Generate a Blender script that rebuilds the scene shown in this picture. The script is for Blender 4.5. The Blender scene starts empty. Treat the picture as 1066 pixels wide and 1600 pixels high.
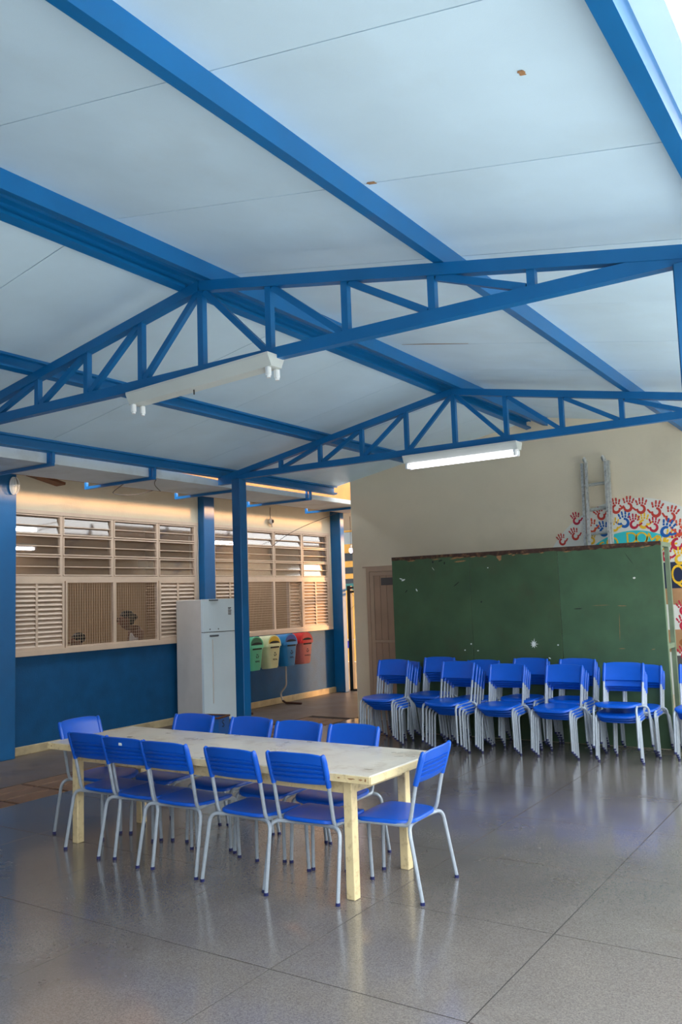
import bpy, bmesh, math, random
from mathutils import Vector, Matrix
random.seed(7)
SC = bpy.context.scene
COL = SC.collection
R = math.radians

# ------------------------------------------------------------------ camera
def cam_axes(yaw, pitch, roll):
    f = Vector((-math.sin(yaw)*math.cos(pitch), math.cos(yaw)*math.cos(pitch), math.sin(pitch)))
    r = Vector((math.cos(yaw), math.sin(yaw), 0)); u = r.cross(f)
    return r*math.cos(roll)+u*math.sin(roll), -r*math.sin(roll)+u*math.cos(roll), f
cr, cu, cf = cam_axes(R(33.2724), R(5.8036), R(-1.9516))
cd = bpy.data.cameras.new('camera'); co = bpy.data.objects.new('camera', cd); COL.objects.link(co)
cd.lens = 1317.68/1600*36; cd.sensor_width = 36; cd.sensor_fit = 'AUTO'; cd.clip_start = .05; cd.clip_end = 300
m = Matrix.Identity(4)
for i in range(3):
    m[i][0] = cr[i]; m[i][1] = cu[i]; m[i][2] = -cf[i]
m[2][3] = 1.6
co.matrix_world = m
SC.camera = co

# ------------------------------------------------------------------ world, sun, exposure
W = bpy.data.worlds.new('sky'); SC.world = W; W.use_nodes = True
nt = W.node_tree; nt.nodes.clear()
tc = nt.nodes.new('ShaderNodeTexCoord'); sp = nt.nodes.new('ShaderNodeSeparateXYZ')
rp = nt.nodes.new('ShaderNodeValToRGB'); bg = nt.nodes.new('ShaderNodeBackground'); ow = nt.nodes.new('ShaderNodeOutputWorld')
rp.color_ramp.elements[0].position = 0.0; rp.color_ramp.elements[0].color = (1, .99, .97, 1)
rp.color_ramp.elements[1].position = .7; rp.color_ramp.elements[1].color = (.80, .90, 1, 1)
nt.links.new(tc.outputs['Generated'], sp.inputs[0]); nt.links.new(sp.outputs['Z'], rp.inputs[0])
nt.links.new(rp.outputs[0], bg.inputs[0]); nt.links.new(bg.outputs[0], ow.inputs[0])
bg.inputs[1].default_value = 8.5
sd = bpy.data.lights.new('sun', 'SUN'); sd.energy = 7; sd.angle = R(5.0); sd.color = (1, .50, .18)
so = bpy.data.objects.new('sun', sd); COL.objects.link(so)
so.rotation_euler = Vector((.60, .77, .144)).to_track_quat('Z', 'Y').to_euler()
so.location = (6, 14, 8)
SC.view_settings.view_transform = 'Standard'; SC.view_settings.look = 'None'
SC.view_settings.exposure = -0.28; SC.view_settings.gamma = 1; SC.view_settings.use_curve_mapping = False
SC.cycles.max_bounces = 8; SC.cycles.diffuse_bounces = 5; SC.cycles.transparent_max_bounces = 12

# ------------------------------------------------------------------ helpers: materials
def lin(c):
    return tuple((x/255/12.92 if x/255 <= .04045 else ((x/255+.055)/1.055)**2.4) for x in c)
MATS = {}
def mat(name, rgb, rough=.5, metal=0, var=0.0, vscale=6, bump=0, bscale=200, emit=None, estr=0, dirt=None, dscale=3, damt=.5, rvar=0, spec=.5):
    m = bpy.data.materials.new(name); m.use_nodes = True; n = m.node_tree.nodes; L = m.node_tree.links
    b = n['Principled BSDF']; c = lin(rgb)
    b.inputs['Base Color'].default_value = (*c, 1); b.inputs['Roughness'].default_value = rough
    b.inputs['Metallic'].default_value = metal
    b.inputs['Specular IOR Level'].default_value = spec
    t = n.new('ShaderNodeTexCoord')
    last = None
    if var:
        no = n.new('ShaderNodeTexNoise'); no.inputs['Scale'].default_value = vscale; no.inputs['Detail'].default_value = 6
        L.new(t.outputs['Object'], no.inputs['Vector'])
        mx = n.new('ShaderNodeMix'); mx.data_type = 'RGBA'
        mx.inputs['A'].default_value = (*[max(0, x*(1-var)) for x in c], 1); mx.inputs['B'].default_value = (*[min(1, x*(1+var)) for x in c], 1)
        rg = n.new('ShaderNodeMapRange'); rg.inputs[1].default_value = .3; rg.inputs[2].default_value = .7
        L.new(no.outputs['Fac'], rg.inputs[0]); L.new(rg.outputs[0], mx.inputs['Factor'])
        last = mx.outputs['Result']
        if rvar:
            r2 = n.new('ShaderNodeMapRange'); r2.inputs[1].default_value = .3; r2.inputs[2].default_value = .7
            r2.inputs[3].default_value = rough-rvar; r2.inputs[4].default_value = rough+rvar
            L.new(no.outputs['Fac'], r2.inputs[0]); L.new(r2.outputs[0], b.inputs['Roughness'])
    if dirt:
        no2 = n.new('ShaderNodeTexNoise'); no2.inputs['Scale'].default_value = dscale; no2.inputs['Detail'].default_value = 8; no2.inputs['Roughness'].default_value = .65
        L.new(t.outputs['Object'], no2.inputs['Vector'])
        rg = n.new('ShaderNodeMapRange'); rg.inputs[1].default_value = .52; rg.inputs[2].default_value = .72; rg.inputs[4].default_value = damt
        L.new(no2.outputs['Fac'], rg.inputs[0])
        mx = n.new('ShaderNodeMix'); mx.data_type = 'RGBA'
        if last: L.new(last, mx.inputs['A'])
        else: mx.inputs['A'].default_value = (*c, 1)
        mx.inputs['B'].default_value = (*lin(dirt), 1); L.new(rg.outputs[0], mx.inputs['Factor']); last = mx.outputs['Result']
    if last: L.new(last, b.inputs['Base Color'])
    if bump:
        nb = n.new('ShaderNodeTexNoise'); nb.inputs['Scale'].default_value = bscale; nb.inputs['Detail'].default_value = 4
        L.new(t.outputs['Object'], nb.inputs['Vector'])
        bp = n.new('ShaderNodeBump'); bp.inputs['Strength'].default_value = bump; bp.inputs['Distance'].default_value = .01
        L.new(nb.outputs['Fac'], bp.inputs['Height']); L.new(bp.outputs[0], b.inputs['Normal'])
    if emit:
        b.inputs['Emission Color'].default_value = (*lin(emit), 1); b.inputs['Emission Strength'].default_value = estr
    MATS[name] = m
    return m

def glass_mat(name, tint, refl_rough, haze=0.0, hazecol=(150, 136, 120)):
    m = bpy.data.materials.new(name); m.use_nodes = True; n = m.node_tree.nodes; L = m.node_tree.links; n.clear()
    o = n.new('ShaderNodeOutputMaterial'); tr = n.new('ShaderNodeBsdfTransparent'); gl = n.new('ShaderNodeBsdfGlossy')
    lw = n.new('ShaderNodeLayerWeight'); lw.inputs['Blend'].default_value = .5
    pw = n.new('ShaderNodeMath'); pw.operation = 'POWER'; pw.inputs[1].default_value = 3.5
    ma = n.new('ShaderNodeMath'); ma.operation = 'MULTIPLY_ADD'; ma.inputs[1].default_value = .8; ma.inputs[2].default_value = .07
    L.new(lw.outputs['Facing'], pw.inputs[0]); L.new(pw.outputs[0], ma.inputs[0])
    mx = n.new('ShaderNodeMixShader'); tr.inputs[0].default_value = (*lin(tint), 1); gl.inputs['Roughness'].default_value = refl_rough
    base = tr.outputs[0]
    if haze:
        tl = n.new('ShaderNodeBsdfTranslucent'); tl.inputs[0].default_value = (*lin(hazecol), 1)
        df = n.new('ShaderNodeBsdfDiffuse'); df.inputs[0].default_value = (*lin(hazecol), 1)
        m1 = n.new('ShaderNodeMixShader'); m1.inputs[0].default_value = .5; L.new(tl.outputs[0], m1.inputs[1]); L.new(df.outputs[0], m1.inputs[2])
        m2 = n.new('ShaderNodeMixShader'); m2.inputs[0].default_value = haze; L.new(tr.outputs[0], m2.inputs[1]); L.new(m1.outputs[0], m2.inputs[2]); base = m2.outputs[0]
    L.new(ma.outputs[0], mx.inputs[0]); L.new(base, mx.inputs[1]); L.new(gl.outputs[0], mx.inputs[2]); L.new(mx.outputs[0], o.inputs[0])
    MATS[name] = m
    return m

def terrazzo(name, base, rough, speck=.26, stain=(92, 80, 66)):
    m = bpy.data.materials.new(name); m.use_nodes = True; n = m.node_tree.nodes; L = m.node_tree.links
    b = n['Principled BSDF']; c = lin(base)
    g = n.new('ShaderNodeNewGeometry')
    v = n.new('ShaderNodeTexVoronoi'); v.inputs['Scale'].default_value = 210
    no = n.new('ShaderNodeTexNoise'); no.inputs['Scale'].default_value = 90; no.inputs['Detail'].default_value = 4
    nl = n.new('ShaderNodeTexNoise'); nl.inputs['Scale'].default_value = 1.3; nl.inputs['Detail'].default_value = 8; nl.inputs['Roughness'].default_value = .6
    ns = n.new('ShaderNodeTexNoise'); ns.inputs['Scale'].default_value = .55; ns.inputs['Detail'].default_value = 5
    for x in (v, no, nl, ns): L.new(g.outputs['Position'], x.inputs['Vector'])
    bw = n.new('ShaderNodeSeparateColor'); L.new(v.outputs['Color'], bw.inputs[0])
    ad = n.new('ShaderNodeMath'); ad.operation = 'ADD'; L.new(bw.outputs[0], ad.inputs[0]); L.new(no.outputs['Fac'], ad.inputs[1])
    m1 = n.new('ShaderNodeMix'); m1.data_type = 'RGBA'
    m1.inputs['A'].default_value = (*[x*(1-speck) for x in c], 1); m1.inputs['B'].default_value = (*[min(1, x*(1+speck)) for x in c], 1)
    rg = n.new('ShaderNodeMapRange'); rg.inputs[1].default_value = .4; rg.inputs[2].default_value = 1.5; L.new(ad.outputs[0], rg.inputs[0]); L.new(rg.outputs[0], m1.inputs['Factor'])
    m2 = n.new('ShaderNodeMix'); m2.data_type = 'RGBA'; m2.inputs['B'].default_value = (*lin(stain), 1)
    r2 = n.new('ShaderNodeMapRange'); r2.inputs[1].default_value = .5; r2.inputs[2].default_value = .75; r2.inputs[4].default_value = .55
    L.new(nl.outputs['Fac'], r2.inputs[0]); L.new(r2.outputs[0], m2.inputs['Factor']); L.new(m1.outputs['Result'], m2.inputs['A'])
    m3 = n.new('ShaderNodeMix'); m3.data_type = 'RGBA'; m3.blend_type = 'MULTIPLY'; m3.inputs['B'].default_value = (.72, .72, .76, 1)
    r3 = n.new('ShaderNodeMapRange'); r3.inputs[1].default_value = .45; r3.inputs[2].default_value = .65; L.new(ns.outputs['Fac'], r3.inputs[0])
    L.new(r3.outputs[0], m3.inputs['Factor']); L.new(m2.outputs['Result'], m3.inputs['A']); L.new(m3.outputs['Result'], b.inputs['Base Color'])
    r4 = n.new('ShaderNodeMapRange'); r4.inputs[1].default_value = .35; r4.inputs[2].default_value = .7; r4.inputs[3].default_value = rough-.05; r4.inputs[4].default_value = rough+.12
    L.new(nl.outputs['Fac'], r4.inputs[0]); L.new(r4.outputs[0], b.inputs['Roughness'])
    b.inputs['Coat Weight'].default_value = .55; b.inputs['Coat Roughness'].default_value = .12
    MATS[name] = m
    return m

mat('steel_blue', (0, 100, 160), .42, var=.10, vscale=3, rvar=.05)
mat('column_blue', (0, 86, 138), .42, var=.10, vscale=4, bump=.12, bscale=90)
mat('wall_blue', (0, 72, 116), .6, var=.14, vscale=5, bump=.35, bscale=70, spec=.3)
mat('cream', (206, 194, 170), .75, var=.06, vscale=1.5, bump=.15, bscale=60, dirt=(176, 162, 138), dscale=1.6, damt=.35)
mat('cream_back', (230, 216, 190), .7, var=.05, vscale=1.2, bump=.12, bscale=50, dirt=(198, 186, 164), dscale=1.3, damt=.3)
mat('ceiling_sheet', (204, 228, 243), .45, var=.05, vscale=2, bump=.05, bscale=240, dirt=(196, 212, 218), dscale=1.2, damt=.35)
mat('roof_top', (150, 150, 150), .7)
mat('seat_blue', (0, 84, 194), .33, var=.10, vscale=5, rvar=.05)
mat('seat_blue_dark', (8, 44, 176), .36, var=.10, vscale=5)
mat('tube_grey', (166, 176, 186), .4, metal=.25, var=.08, vscale=30, dirt=(120, 120, 122), dscale=60, damt=.4)
mat('foot_blue', (16, 26, 84), .5)
mat('table_cream', (226, 206, 158), .5, var=.10, vscale=8, dirt=(150, 118, 78), dscale=26, damt=.55)
mat('table_top', (212, 205, 190), .32, var=.10, vscale=5, dirt=(164, 142, 110), dscale=7, damt=.6, rvar=.08)
mat('board_green', (62, 88, 60), .5, var=.16, vscale=3, bump=.06, bscale=120, dirt=(70, 70, 50), dscale=2.5, damt=.5)
mat('board_green_b', (68, 98, 70), .5, var=.16, vscale=3, bump=.06, bscale=120, dirt=(64, 74, 56), dscale=2.5, damt=.4)
mat('board_edge', (66, 44, 34), .8, var=.35, vscale=20, dirt=(150, 110, 76), dscale=14, damt=.8)
mat('frame_green', (116, 132, 108), .55, var=.15, vscale=10)
mat('chip_wood', (158, 116, 78), .8, var=.2, vscale=30)
mat('paint_white', (222, 230, 228), .6)
mat('paint_dark', (24, 30, 28), .6)
mat('window_beige', (196, 172, 150), .5, var=.05, vscale=8)
mat('door_beige', (180, 150, 126), .5, var=.08, vscale=4)
mat('door_frame_beige', (188, 162, 138), .55, var=.06, vscale=4)
mat('plate_grey', (88, 84, 84), .5)
mat('mesh_beige', (188, 166, 140), .5)
glass_mat('pane_glass', (244, 240, 234), .08, .22)
glass_mat('lamp_glass', (235, 238, 238), .05)
mat('fridge_white', (206, 220, 226), .28, var=.03, vscale=3)
mat('fridge_side', (196, 190, 184), .45, var=.04, vscale=6, bump=.1, bscale=260)
mat('fridge_grey', (96, 104, 110), .35, metal=.4)
mat('gasket', (90, 92, 94), .7)
mat('white_enamel', (206, 212, 208), .35, var=.03, vscale=5)
mat('tube_lit', (255, 255, 255), .3, emit=(255, 246, 255), estr=5)
mat('tube_socket', (232, 236, 238), .4)
mat('gutter_white', (198, 206, 208), .5, var=.06, vscale=3, dirt=(150, 140, 128), dscale=2, damt=.5)
mat('eave_sun_orange', (150, 96, 44), .8, var=.15, vscale=4)  # orange of the sunlight on a pale board, put into the colour
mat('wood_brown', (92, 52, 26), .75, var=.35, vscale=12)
mat('cable', (34, 30, 30), .6)
mat('aluminium', (190, 192, 188), .42, metal=.35, var=.15, vscale=30, dirt=(80, 80, 78), dscale=34, damt=.8)
mat('plinth', (176, 158, 122), .7, var=.15, vscale=6, dirt=(110, 96, 76), dscale=5, damt=.6)
mat('cement', (98, 84, 74), .42, var=.2, vscale=2.5, dirt=(64, 54, 48), dscale=2.2, damt=.6, rvar=.08)
mat('drain_stone', (112, 84, 62), .6, var=.2, vscale=5, dirt=(70, 52, 38), dscale=6, damt=.6)
mat('drain_dark', (26, 20, 16), .9)
mat('grout', (30, 28, 27), .7)
mat('yard', (222, 218, 208), .85, var=.1, vscale=.7)  # unseen ground, kept very pale to bounce daylight onto the ceiling
mat('sky_block_grey', (92, 88, 82), .85, var=.1, vscale=1)  # dark tone of the added light-blocking walls
mat('mural_white', (226, 226, 218), .65, var=.04, vscale=3)
mat('mural_cyan', (52, 200, 208), .6)
mat('mural_navy', (28, 40, 72), .6)
mat('mural_tan', (178, 136, 96), .65, var=.15, vscale=8)
mat('mural_brown', (150, 92, 50), .65, var=.2, vscale=10)
mat('p_red', (196, 62, 50), .6, var=.2, vscale=40); mat('p_crimson', (190, 34, 62), .6, var=.2, vscale=40)
mat('p_blue', (16, 92, 170), .6, var=.2, vscale=40); mat('p_yellow', (238, 190, 40), .6, var=.15, vscale=40); mat('p_orange', (216, 84, 48), .6, var=.2, vscale=40)
mat('p_teal', (20, 140, 150), .6); mat('p_pink', (214, 84, 120), .6)
mat('bin_green', (84, 176, 140), .42, var=.06); mat('bin_green_d', (14, 84, 66), .42)
mat('bin_yellow', (206, 206, 160), .42, var=.06); mat('bin_yellow_d', (190, 150, 30), .42)
mat('bin_blue', (30, 118, 176), .42, var=.06); mat('bin_blue_d', (10, 50, 130), .42)
mat('bin_red', (206, 116, 108), .42, var=.1); mat('bin_red_d', (196, 28, 30), .42)
mat('bin_hole', (14, 16, 20), .8)
mat('print_dark', (30, 34, 44), .7)
mat('stand_white', (186, 176, 166), .5, var=.1); mat('stand_brown', (78, 46, 34), .6)
mat('crate_blue', (18, 92, 168), .45, var=.08); mat('crate_red', (140, 30, 40), .6)
mat('room_tan', (176, 148, 110), .8, var=.08, vscale=2)
mat('room_ceiling', (206, 202, 192), .8); mat('room_floor', (120, 108, 96), .6)
mat('room_lamp', (255, 255, 255), .3, emit=(255, 244, 255), estr=45)
mat('skin', (128, 84, 62), .5); mat('hair', (22, 18, 18), .6); mat('shirt_white', (214, 208, 206), .8); mat('shirt_blue', (36, 60, 140), .8); mat('trousers', (52, 56, 70), .8)
mat('gate_dark', (34, 28, 26), .5); mat('far_yellow', (214, 166, 78), .7, var=.08); mat('far_dark', (34, 46, 62), .7); mat('far_teal', (40, 112, 116), .7)
mat('far_grey', (150, 168, 184), .6); mat('far_orange', (214, 124, 20), .7, var=.15); mat('far_green', (96, 150, 90), .7); mat('far_sand', (176, 140, 96), .9, var=.2, vscale=20)
mat('bulb', (250, 240, 220), .3, emit=(250, 226, 255), estr=14)

# ------------------------------------------------------------------ helpers: geometry
class MB:
    def __init__(s): s.v = []; s.f = []; s.mi = []; s.cur = 0
    def add(s, vs, fs):
        o = len(s.v); s.v += [tuple(x) for x in vs]; s.f += [tuple(i+o for i in f) for f in fs]; s.mi += [s.cur]*len(fs); return s
    def box(s, a, b, bev=0):
        x0, x1 = sorted((a[0], b[0])); y0, y1 = sorted((a[1], b[1])); z0, z1 = sorted((a[2], b[2]))
        if bev:
            bm = bmesh.new(); bmesh.ops.create_cube(bm, size=1)
            for v in bm.verts:
                v.co = Vector(((x0+x1)/2+v.co.x*(x1-x0), (y0+y1)/2+v.co.y*(y1-y0), (z0+z1)/2+v.co.z*(z1-z0)))
            bmesh.ops.bevel(bm, geom=bm.edges[:], offset=bev, segments=1, profile=.5, affect='EDGES')
            bm.verts.index_update()
            s.add([v.co for v in bm.verts], [[v.index for v in f.verts] for f in bm.faces]); bm.free(); return s
        return s.add([(x0, y0, z0), (x1, y0, z0), (x1, y1, z0), (x0, y1, z0), (x0, y0, z1), (x1, y0, z1), (x1, y1, z1), (x0, y1, z1)],
                     [(0, 3, 2, 1), (4, 5, 6, 7), (0, 1, 5, 4), (1, 2, 6, 5), (2, 3, 7, 6), (3, 0, 4, 7)])
    def bar(s, p, q, w, h, up=(0, 0, 1)):
        p, q = Vector(p), Vector(q); d = (q-p).normalized(); up = Vector(up)
        a = d.cross(up).normalized(); b = a.cross(d).normalized()
        vs = []
        for c in (p, q):
            for i, j in ((-1, -1), (1, -1), (1, 1), (-1, 1)): vs.append(c+a*w/2*i+b*h/2*j)
        return s.add(vs, [(0, 1, 2, 3), (7, 6, 5, 4), (0, 4, 5, 1), (1, 5, 6, 2), (2, 6, 7, 3), (3, 7, 4, 0)])
    def extrude(s, poly, axis, a, b):
        # closed 2D polygon extruded along an axis between a and b
        def P(u, v, w): return {0: (w, u, v), 1: (u, w, v), 2: (u, v, w)}[axis]
        n = len(poly); vs = [P(u, v, a) for u, v in poly]+[P(u, v, b) for u, v in poly]
        return s.add(vs, [tuple(range(n))[::-1], tuple(range(n, 2*n))]+[(i, (i+1) % n, (i+1) % n+n, i+n) for i in range(n)])
    def tube(s, pts, r, n=8, cap=True):
        pts = [Vector(p) for p in pts]; rs = r if isinstance(r, (list, tuple)) else [r]*len(pts)
        vs = []; fs = []; N = None
        for i, p in enumerate(pts):
            d = (pts[min(i+1, len(pts)-1)]-pts[max(i-1, 0)]).normalized()
            if N is None:
                N = d.orthogonal().normalized()
            N = (N-d*N.dot(d)).normalized(); B = d.cross(N)
            for k in range(n):
                a = 2*math.pi*k/n; vs.append(p+(N*math.cos(a)+B*math.sin(a))*rs[i])
        for i in range(len(pts)-1):
            for k in range(n):
                k2 = (k+1) % n; fs.append((i*n+k, i*n+k2, (i+1)*n+k2, (i+1)*n+k))
        if cap:
            fs.append(tuple(range(n))[::-1]); fs.append(tuple(range((len(pts)-1)*n, len(pts)*n)))
        return s.add(vs, fs)
    def ball(s, c, r, nu=12, nv=8):
        rx, ry, rz = r if isinstance(r, (tuple, list)) else (r, r, r)
        vs = []; fs = []
        for j in range(nv+1):
            t = math.pi*j/nv
            for i in range(nu):
                p = 2*math.pi*i/nu; vs.append((c[0]+rx*math.sin(t)*math.cos(p), c[1]+ry*math.sin(t)*math.sin(p), c[2]+rz*math.cos(t)))
        for j in range(nv):
            for i in range(nu):
                a, b = j*nu+i, j*nu+(i+1) % nu
                fs.append((a, a+nu, b+nu, b) if 0 < j < nv-1 else ((a, a+nu, b+nu) if j == 0 else (a, a+nu, b)))
        return s.add(vs, fs)
    def build(s, name, material, parent=None, smooth=35, mats=None):
        me = bpy.data.meshes.new(name); me.from_pydata(s.v, [], s.f); me.update()
        for k in (mats or [material]): me.materials.append(MATS[k])
        if mats: me.polygons.foreach_set('material_index', s.mi)
        bm = bmesh.new(); bm.from_mesh(me); bmesh.ops.recalc_face_normals(bm, faces=bm.faces[:]); bm.to_mesh(me); bm.free()
        if smooth:
            me.polygons.foreach_set('use_smooth', [True]*len(me.polygons)); me.set_sharp_from_angle(angle=R(smooth))
        o = bpy.data.objects.new(name, me); COL.objects.link(o)
        if parent: o.parent = parent
        return o

def fillet(pts, r, k=5):
    pts = [Vector(p) for p in pts]; out = [pts[0]]
    for i in range(1, len(pts)-1):
        a, b, c = pts[i-1], pts[i], pts[i+1]; rr = r[i-1] if isinstance(r, (list, tuple)) else r
        d1 = min(rr, (a-b).length*.49); d2 = min(rr, (c-b).length*.49)
        p, q = b+(a-b).normalized()*d1, b+(c-b).normalized()*d2
        for j in range(k+1):
            t = j/k; out.append(p*(1-t)**2+b*2*t*(1-t)+q*t*t)
    out.append(pts[-1]); return out

def tag(o, label=None, cat=None, group=None, kind=None):
    if label: o['label'] = label
    if cat: o['category'] = cat
    if group: o['group'] = group
    if kind: o['kind'] = kind
    return o
def empty(name, loc=(0, 0, 0), rz=0, label=None, cat=None, group=None, kind=None):
    o = bpy.data.objects.new(name, None); COL.objects.link(o); o.location = loc; o.rotation_euler = (0, 0, rz)
    o.empty_display_size = .1
    return tag(o, label, cat, group, kind)
def link_copy(o, parent=None, loc=None):
    c = o.copy(); COL.objects.link(c); c.parent = parent
    if loc is not None: c.location = loc
    return c
def copy_tree(o, parent=None):
    c = o.copy(); COL.objects.link(c); c.parent = parent
    for ch in KIDS.get(o.name, ()): copy_tree(ch, c)
    return c
KIDS = {}
def remember(o):
    ch = [x for x in COL.objects if x.parent == o]; KIDS[o.name] = ch
    for c in ch: remember(c)
def box(name, a, b, material, parent=None, bev=0): return MB().box(a, b, bev).build(name, material, parent)
def text_mesh(name, body, size, material, parent, loc, rot, depth=.001, sx=1):
    cu = bpy.data.curves.new(name, 'FONT'); cu.body = body; cu.size = size; cu.extrude = depth; cu.align_x = 'CENTER'; cu.align_y = 'CENTER'; cu.resolution_u = 5
    t = bpy.data.objects.new(name+'_tmp', cu); COL.objects.link(t)
    dg = bpy.context.evaluated_depsgraph_get(); me = bpy.data.meshes.new_from_object(t.evaluated_get(dg))
    bpy.data.objects.remove(t); bpy.data.curves.remove(cu)
    me.name = name; me.materials.clear(); me.materials.append(MATS[material])
    o = bpy.data.objects.new(name, me); COL.objects.link(o); o.parent = parent; o.location = loc; o.rotation_euler = rot; o.scale = (sx, 1, 1)
    return o
PI = math.pi

# key positions
XR = -3.43; SL = .184; ZT = 3.665
YN, YF = 3.75, 7.26
YW = 9.62            # back wall
XW = -8.2            # window wall face
def roofz(x): return ZT-SL*abs(x-XR)

# ------------------------------------------------------------------ the setting
terrazzo('floor_stone', (117, 110, 104), .20)
ground = box('ground', (-60, -40, -.3), (60, 70, -.03), 'yard'); tag(ground, 'pale concrete yard around the open hall', 'ground', kind='structure')
yw = box('wall_sky_block', (8.0, -24, -.03), (8.25, 9.6, 4.0), 'sky_block_grey'); tag(yw, 'unseen added wall right of the open hall, blocking low sky light', 'wall', kind='structure')  # added out of view to block low sky light from the right
fw_ = box('wall_rear_block', (-14, -14.2, -.03), (8.0, -14.0, 3.8), 'sky_block_grey'); tag(fw_, 'unseen added wall behind the viewer, blocking frontal sky light', 'wall', kind='structure')  # added out of view to keep frontal sky light down
floor = box('floor', (-6.22, -12.0, -.028), (-.1, YW, -.0022), 'grout'); tag(floor, 'polished grey terrazzo floor laid in large square slabs', 'floor', kind='structure')
g = .945; nx0 = -3.38; ny0 = 3.02
xs = [-6.22]+[nx0+g*i for i in range(-3, 4)]+[-.1]; ys = [-12.0]+[ny0+g*i for i in range(-15, 7)]+[YW]
shared = {}
for i in range(len(xs)-1):
    for j in range(len(ys)-1):
        w = round(xs[i+1]-xs[i], 4); d = round(ys[j+1]-ys[j], 4)
        if w < .02 or d < .02: continue
        if (w, d) in shared:
            s = link_copy(shared[(w, d)], floor)
        else:
            s = MB().box((.003, .003, -.02), (w-.003, d-.003, 0)).build('floor_slab', 'floor_stone', floor, smooth=0); shared[(w, d)] = s
        s.location = (xs[i], ys[j], 0)
# veranda strip: drain pavers, cement
ver = box('floor', (XW, -12.0, -.028), (-6.22, 12.6, -.012), 'drain_dark'); tag(ver, 'brown cement walkway floor along the window wall', 'floor', kind='structure')
box('cement_bed', (XW, -12.0, -.012), (-6.90, 12.6, .0), 'cement', ver)
box('cement_bed', (-6.90, YW, -.012), (-6.22, 12.6, .0), 'cement', ver)
pv = None
y = -1.0
while y < YW-.5:
    for c in (0, 1, 2):
        x0 = -6.88+.22*c
        if pv is None:
            pv = MB().box((0, 0, -.015), (.20, .47, .0), .006).build('drain_paver', 'drain_stone', ver); p = pv
        else: p = link_copy(pv, ver)
        p.location = (x0, y, 0)
    y += .5
# window wall
wl = MB().box((XW-.15, -12.0, 0), (XW, 12.35, 1.07)).build('wall_left', 'wall_blue'); tag(wl, 'blue painted lower wall under the louvred windows', 'wall', kind='structure')
up = MB().box((XW-.15, -12.0, 2.715), (XW, 12.35, 3.5)).build('upper_wall', 'cream', wl)
MB().box((XW-.15, -12.0, 1.07), (XW, 5.62, 2.715)).build('blind_wall', 'wall_blue', wl)  # unseen stretch, given the dark blue to cut bounced light
for a, b in ((5.62, 5.69), (8.78, 9.07), (12.08, 12.35)): box('wall_pier', (XW-.149, a, 1.07), (XW-.001, b, 2.715), 'cream', wl)
bb = MB().box((XW, 5.8, 0), (XW+.025, 12.13, .095), .006).build('baseboard_left', 'plinth'); tag(bb, 'worn cement skirting along the foot of the blue wall', 'baseboard', kind='structure')
# concrete columns of the window wall
for (y0, y1, dp, lab) in ((5.40, 5.775, .125, 'wide blue concrete column at the left photo edge, carrying the round caged lamp'),
                          (8.80, 9.02, .12, 'blue concrete column between the two windows behind the fridge'),
                          (12.13, 12.25, .21, 'dark blue concrete column at the far end beside the gate')):
    c = MB().box((XW, y0, 0), (XW+dp, y1, 3.1), .008).build('concrete_column', 'column_blue'); tag(c, lab, 'column', kind='structure')
# roof of the window building: fascia, soffit, slab
rf = box('trim_1', (-7.74, -12.0, 3.02), (-7.70, 13.8, 3.9), 'eave_sun_orange'); tag(rf, 'sunlit eave board of the tiled roof above the gutter', 'eave', kind='structure')
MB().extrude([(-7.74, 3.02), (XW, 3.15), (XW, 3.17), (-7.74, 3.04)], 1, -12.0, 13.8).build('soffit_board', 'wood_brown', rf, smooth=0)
box('roof_slab', (-14, -12.0, 3.40), (-7.74, 12.6, 3.46), 'roof_top', rf)
# room behind the windows
rm = MB().box((-13.1, -12.0, 0), (-13.0, 12.6, 3.3)).build('wall_room', 'room_tan'); tag(rm, 'tan rear wall of the room behind the windows', 'wall', kind='structure')
box('room_ceiling', (-13, -12.0, 3.2), (XW-.15, 12.6, 3.26), 'room_ceiling', rm); box('room_floor', (-13, -12.0, -.03), (XW-.15, 12.6, 0), 'room_floor', rm)
box('end_wall', (-13, 12.36, 0), (XW-.15, 12.5, 3.3), 'room_tan', rm); box('near_wall', (-13, -12.0, 0), (XW-.15, -4.5, 3.3), 'room_tan', rm)
box('dark_shelf', (-12.99, 12.15, 2.35), (-12.7, 12.33, 2.5), 'wood_brown', rm)
for i, (x, yy, zl) in enumerate(((-10.2, 7.0, 2.63), (-12.4, 8.6, 2.54), (-10.4, 11.6, 2.61))):
    t = empty('ceiling_light', (x, yy, zl), PI/2, ('lit tube lamp seen through the top left panes of the nearer window', 'lit tube lamp at the back of the room, behind the nearer window', 'lit tube lamp in the room, seen through the farther window')[i], 'lamp', 'lamps in the room behind the windows')
    MB().box((-.62, -.07, .10), (.62, .07, .16), .01).build('housing', 'white_enamel', t)
    for s in (-1, 1):
        MB().tube([(-.58, s*.04, .07), (.58, s*.04, .07)], .016, 10).build('tube', 'room_lamp', t)
        for e in (-1, 1): box('socket', (e*.6-.015, s*.04-.015, .05), (e*.6+.015, s*.04+.015, .11), 'tube_socket', t)
    MB().tube([(0, 0, .16), (0, 0, 3.2-zl)], .01).build('hanger', 'tube_socket', t)

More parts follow.
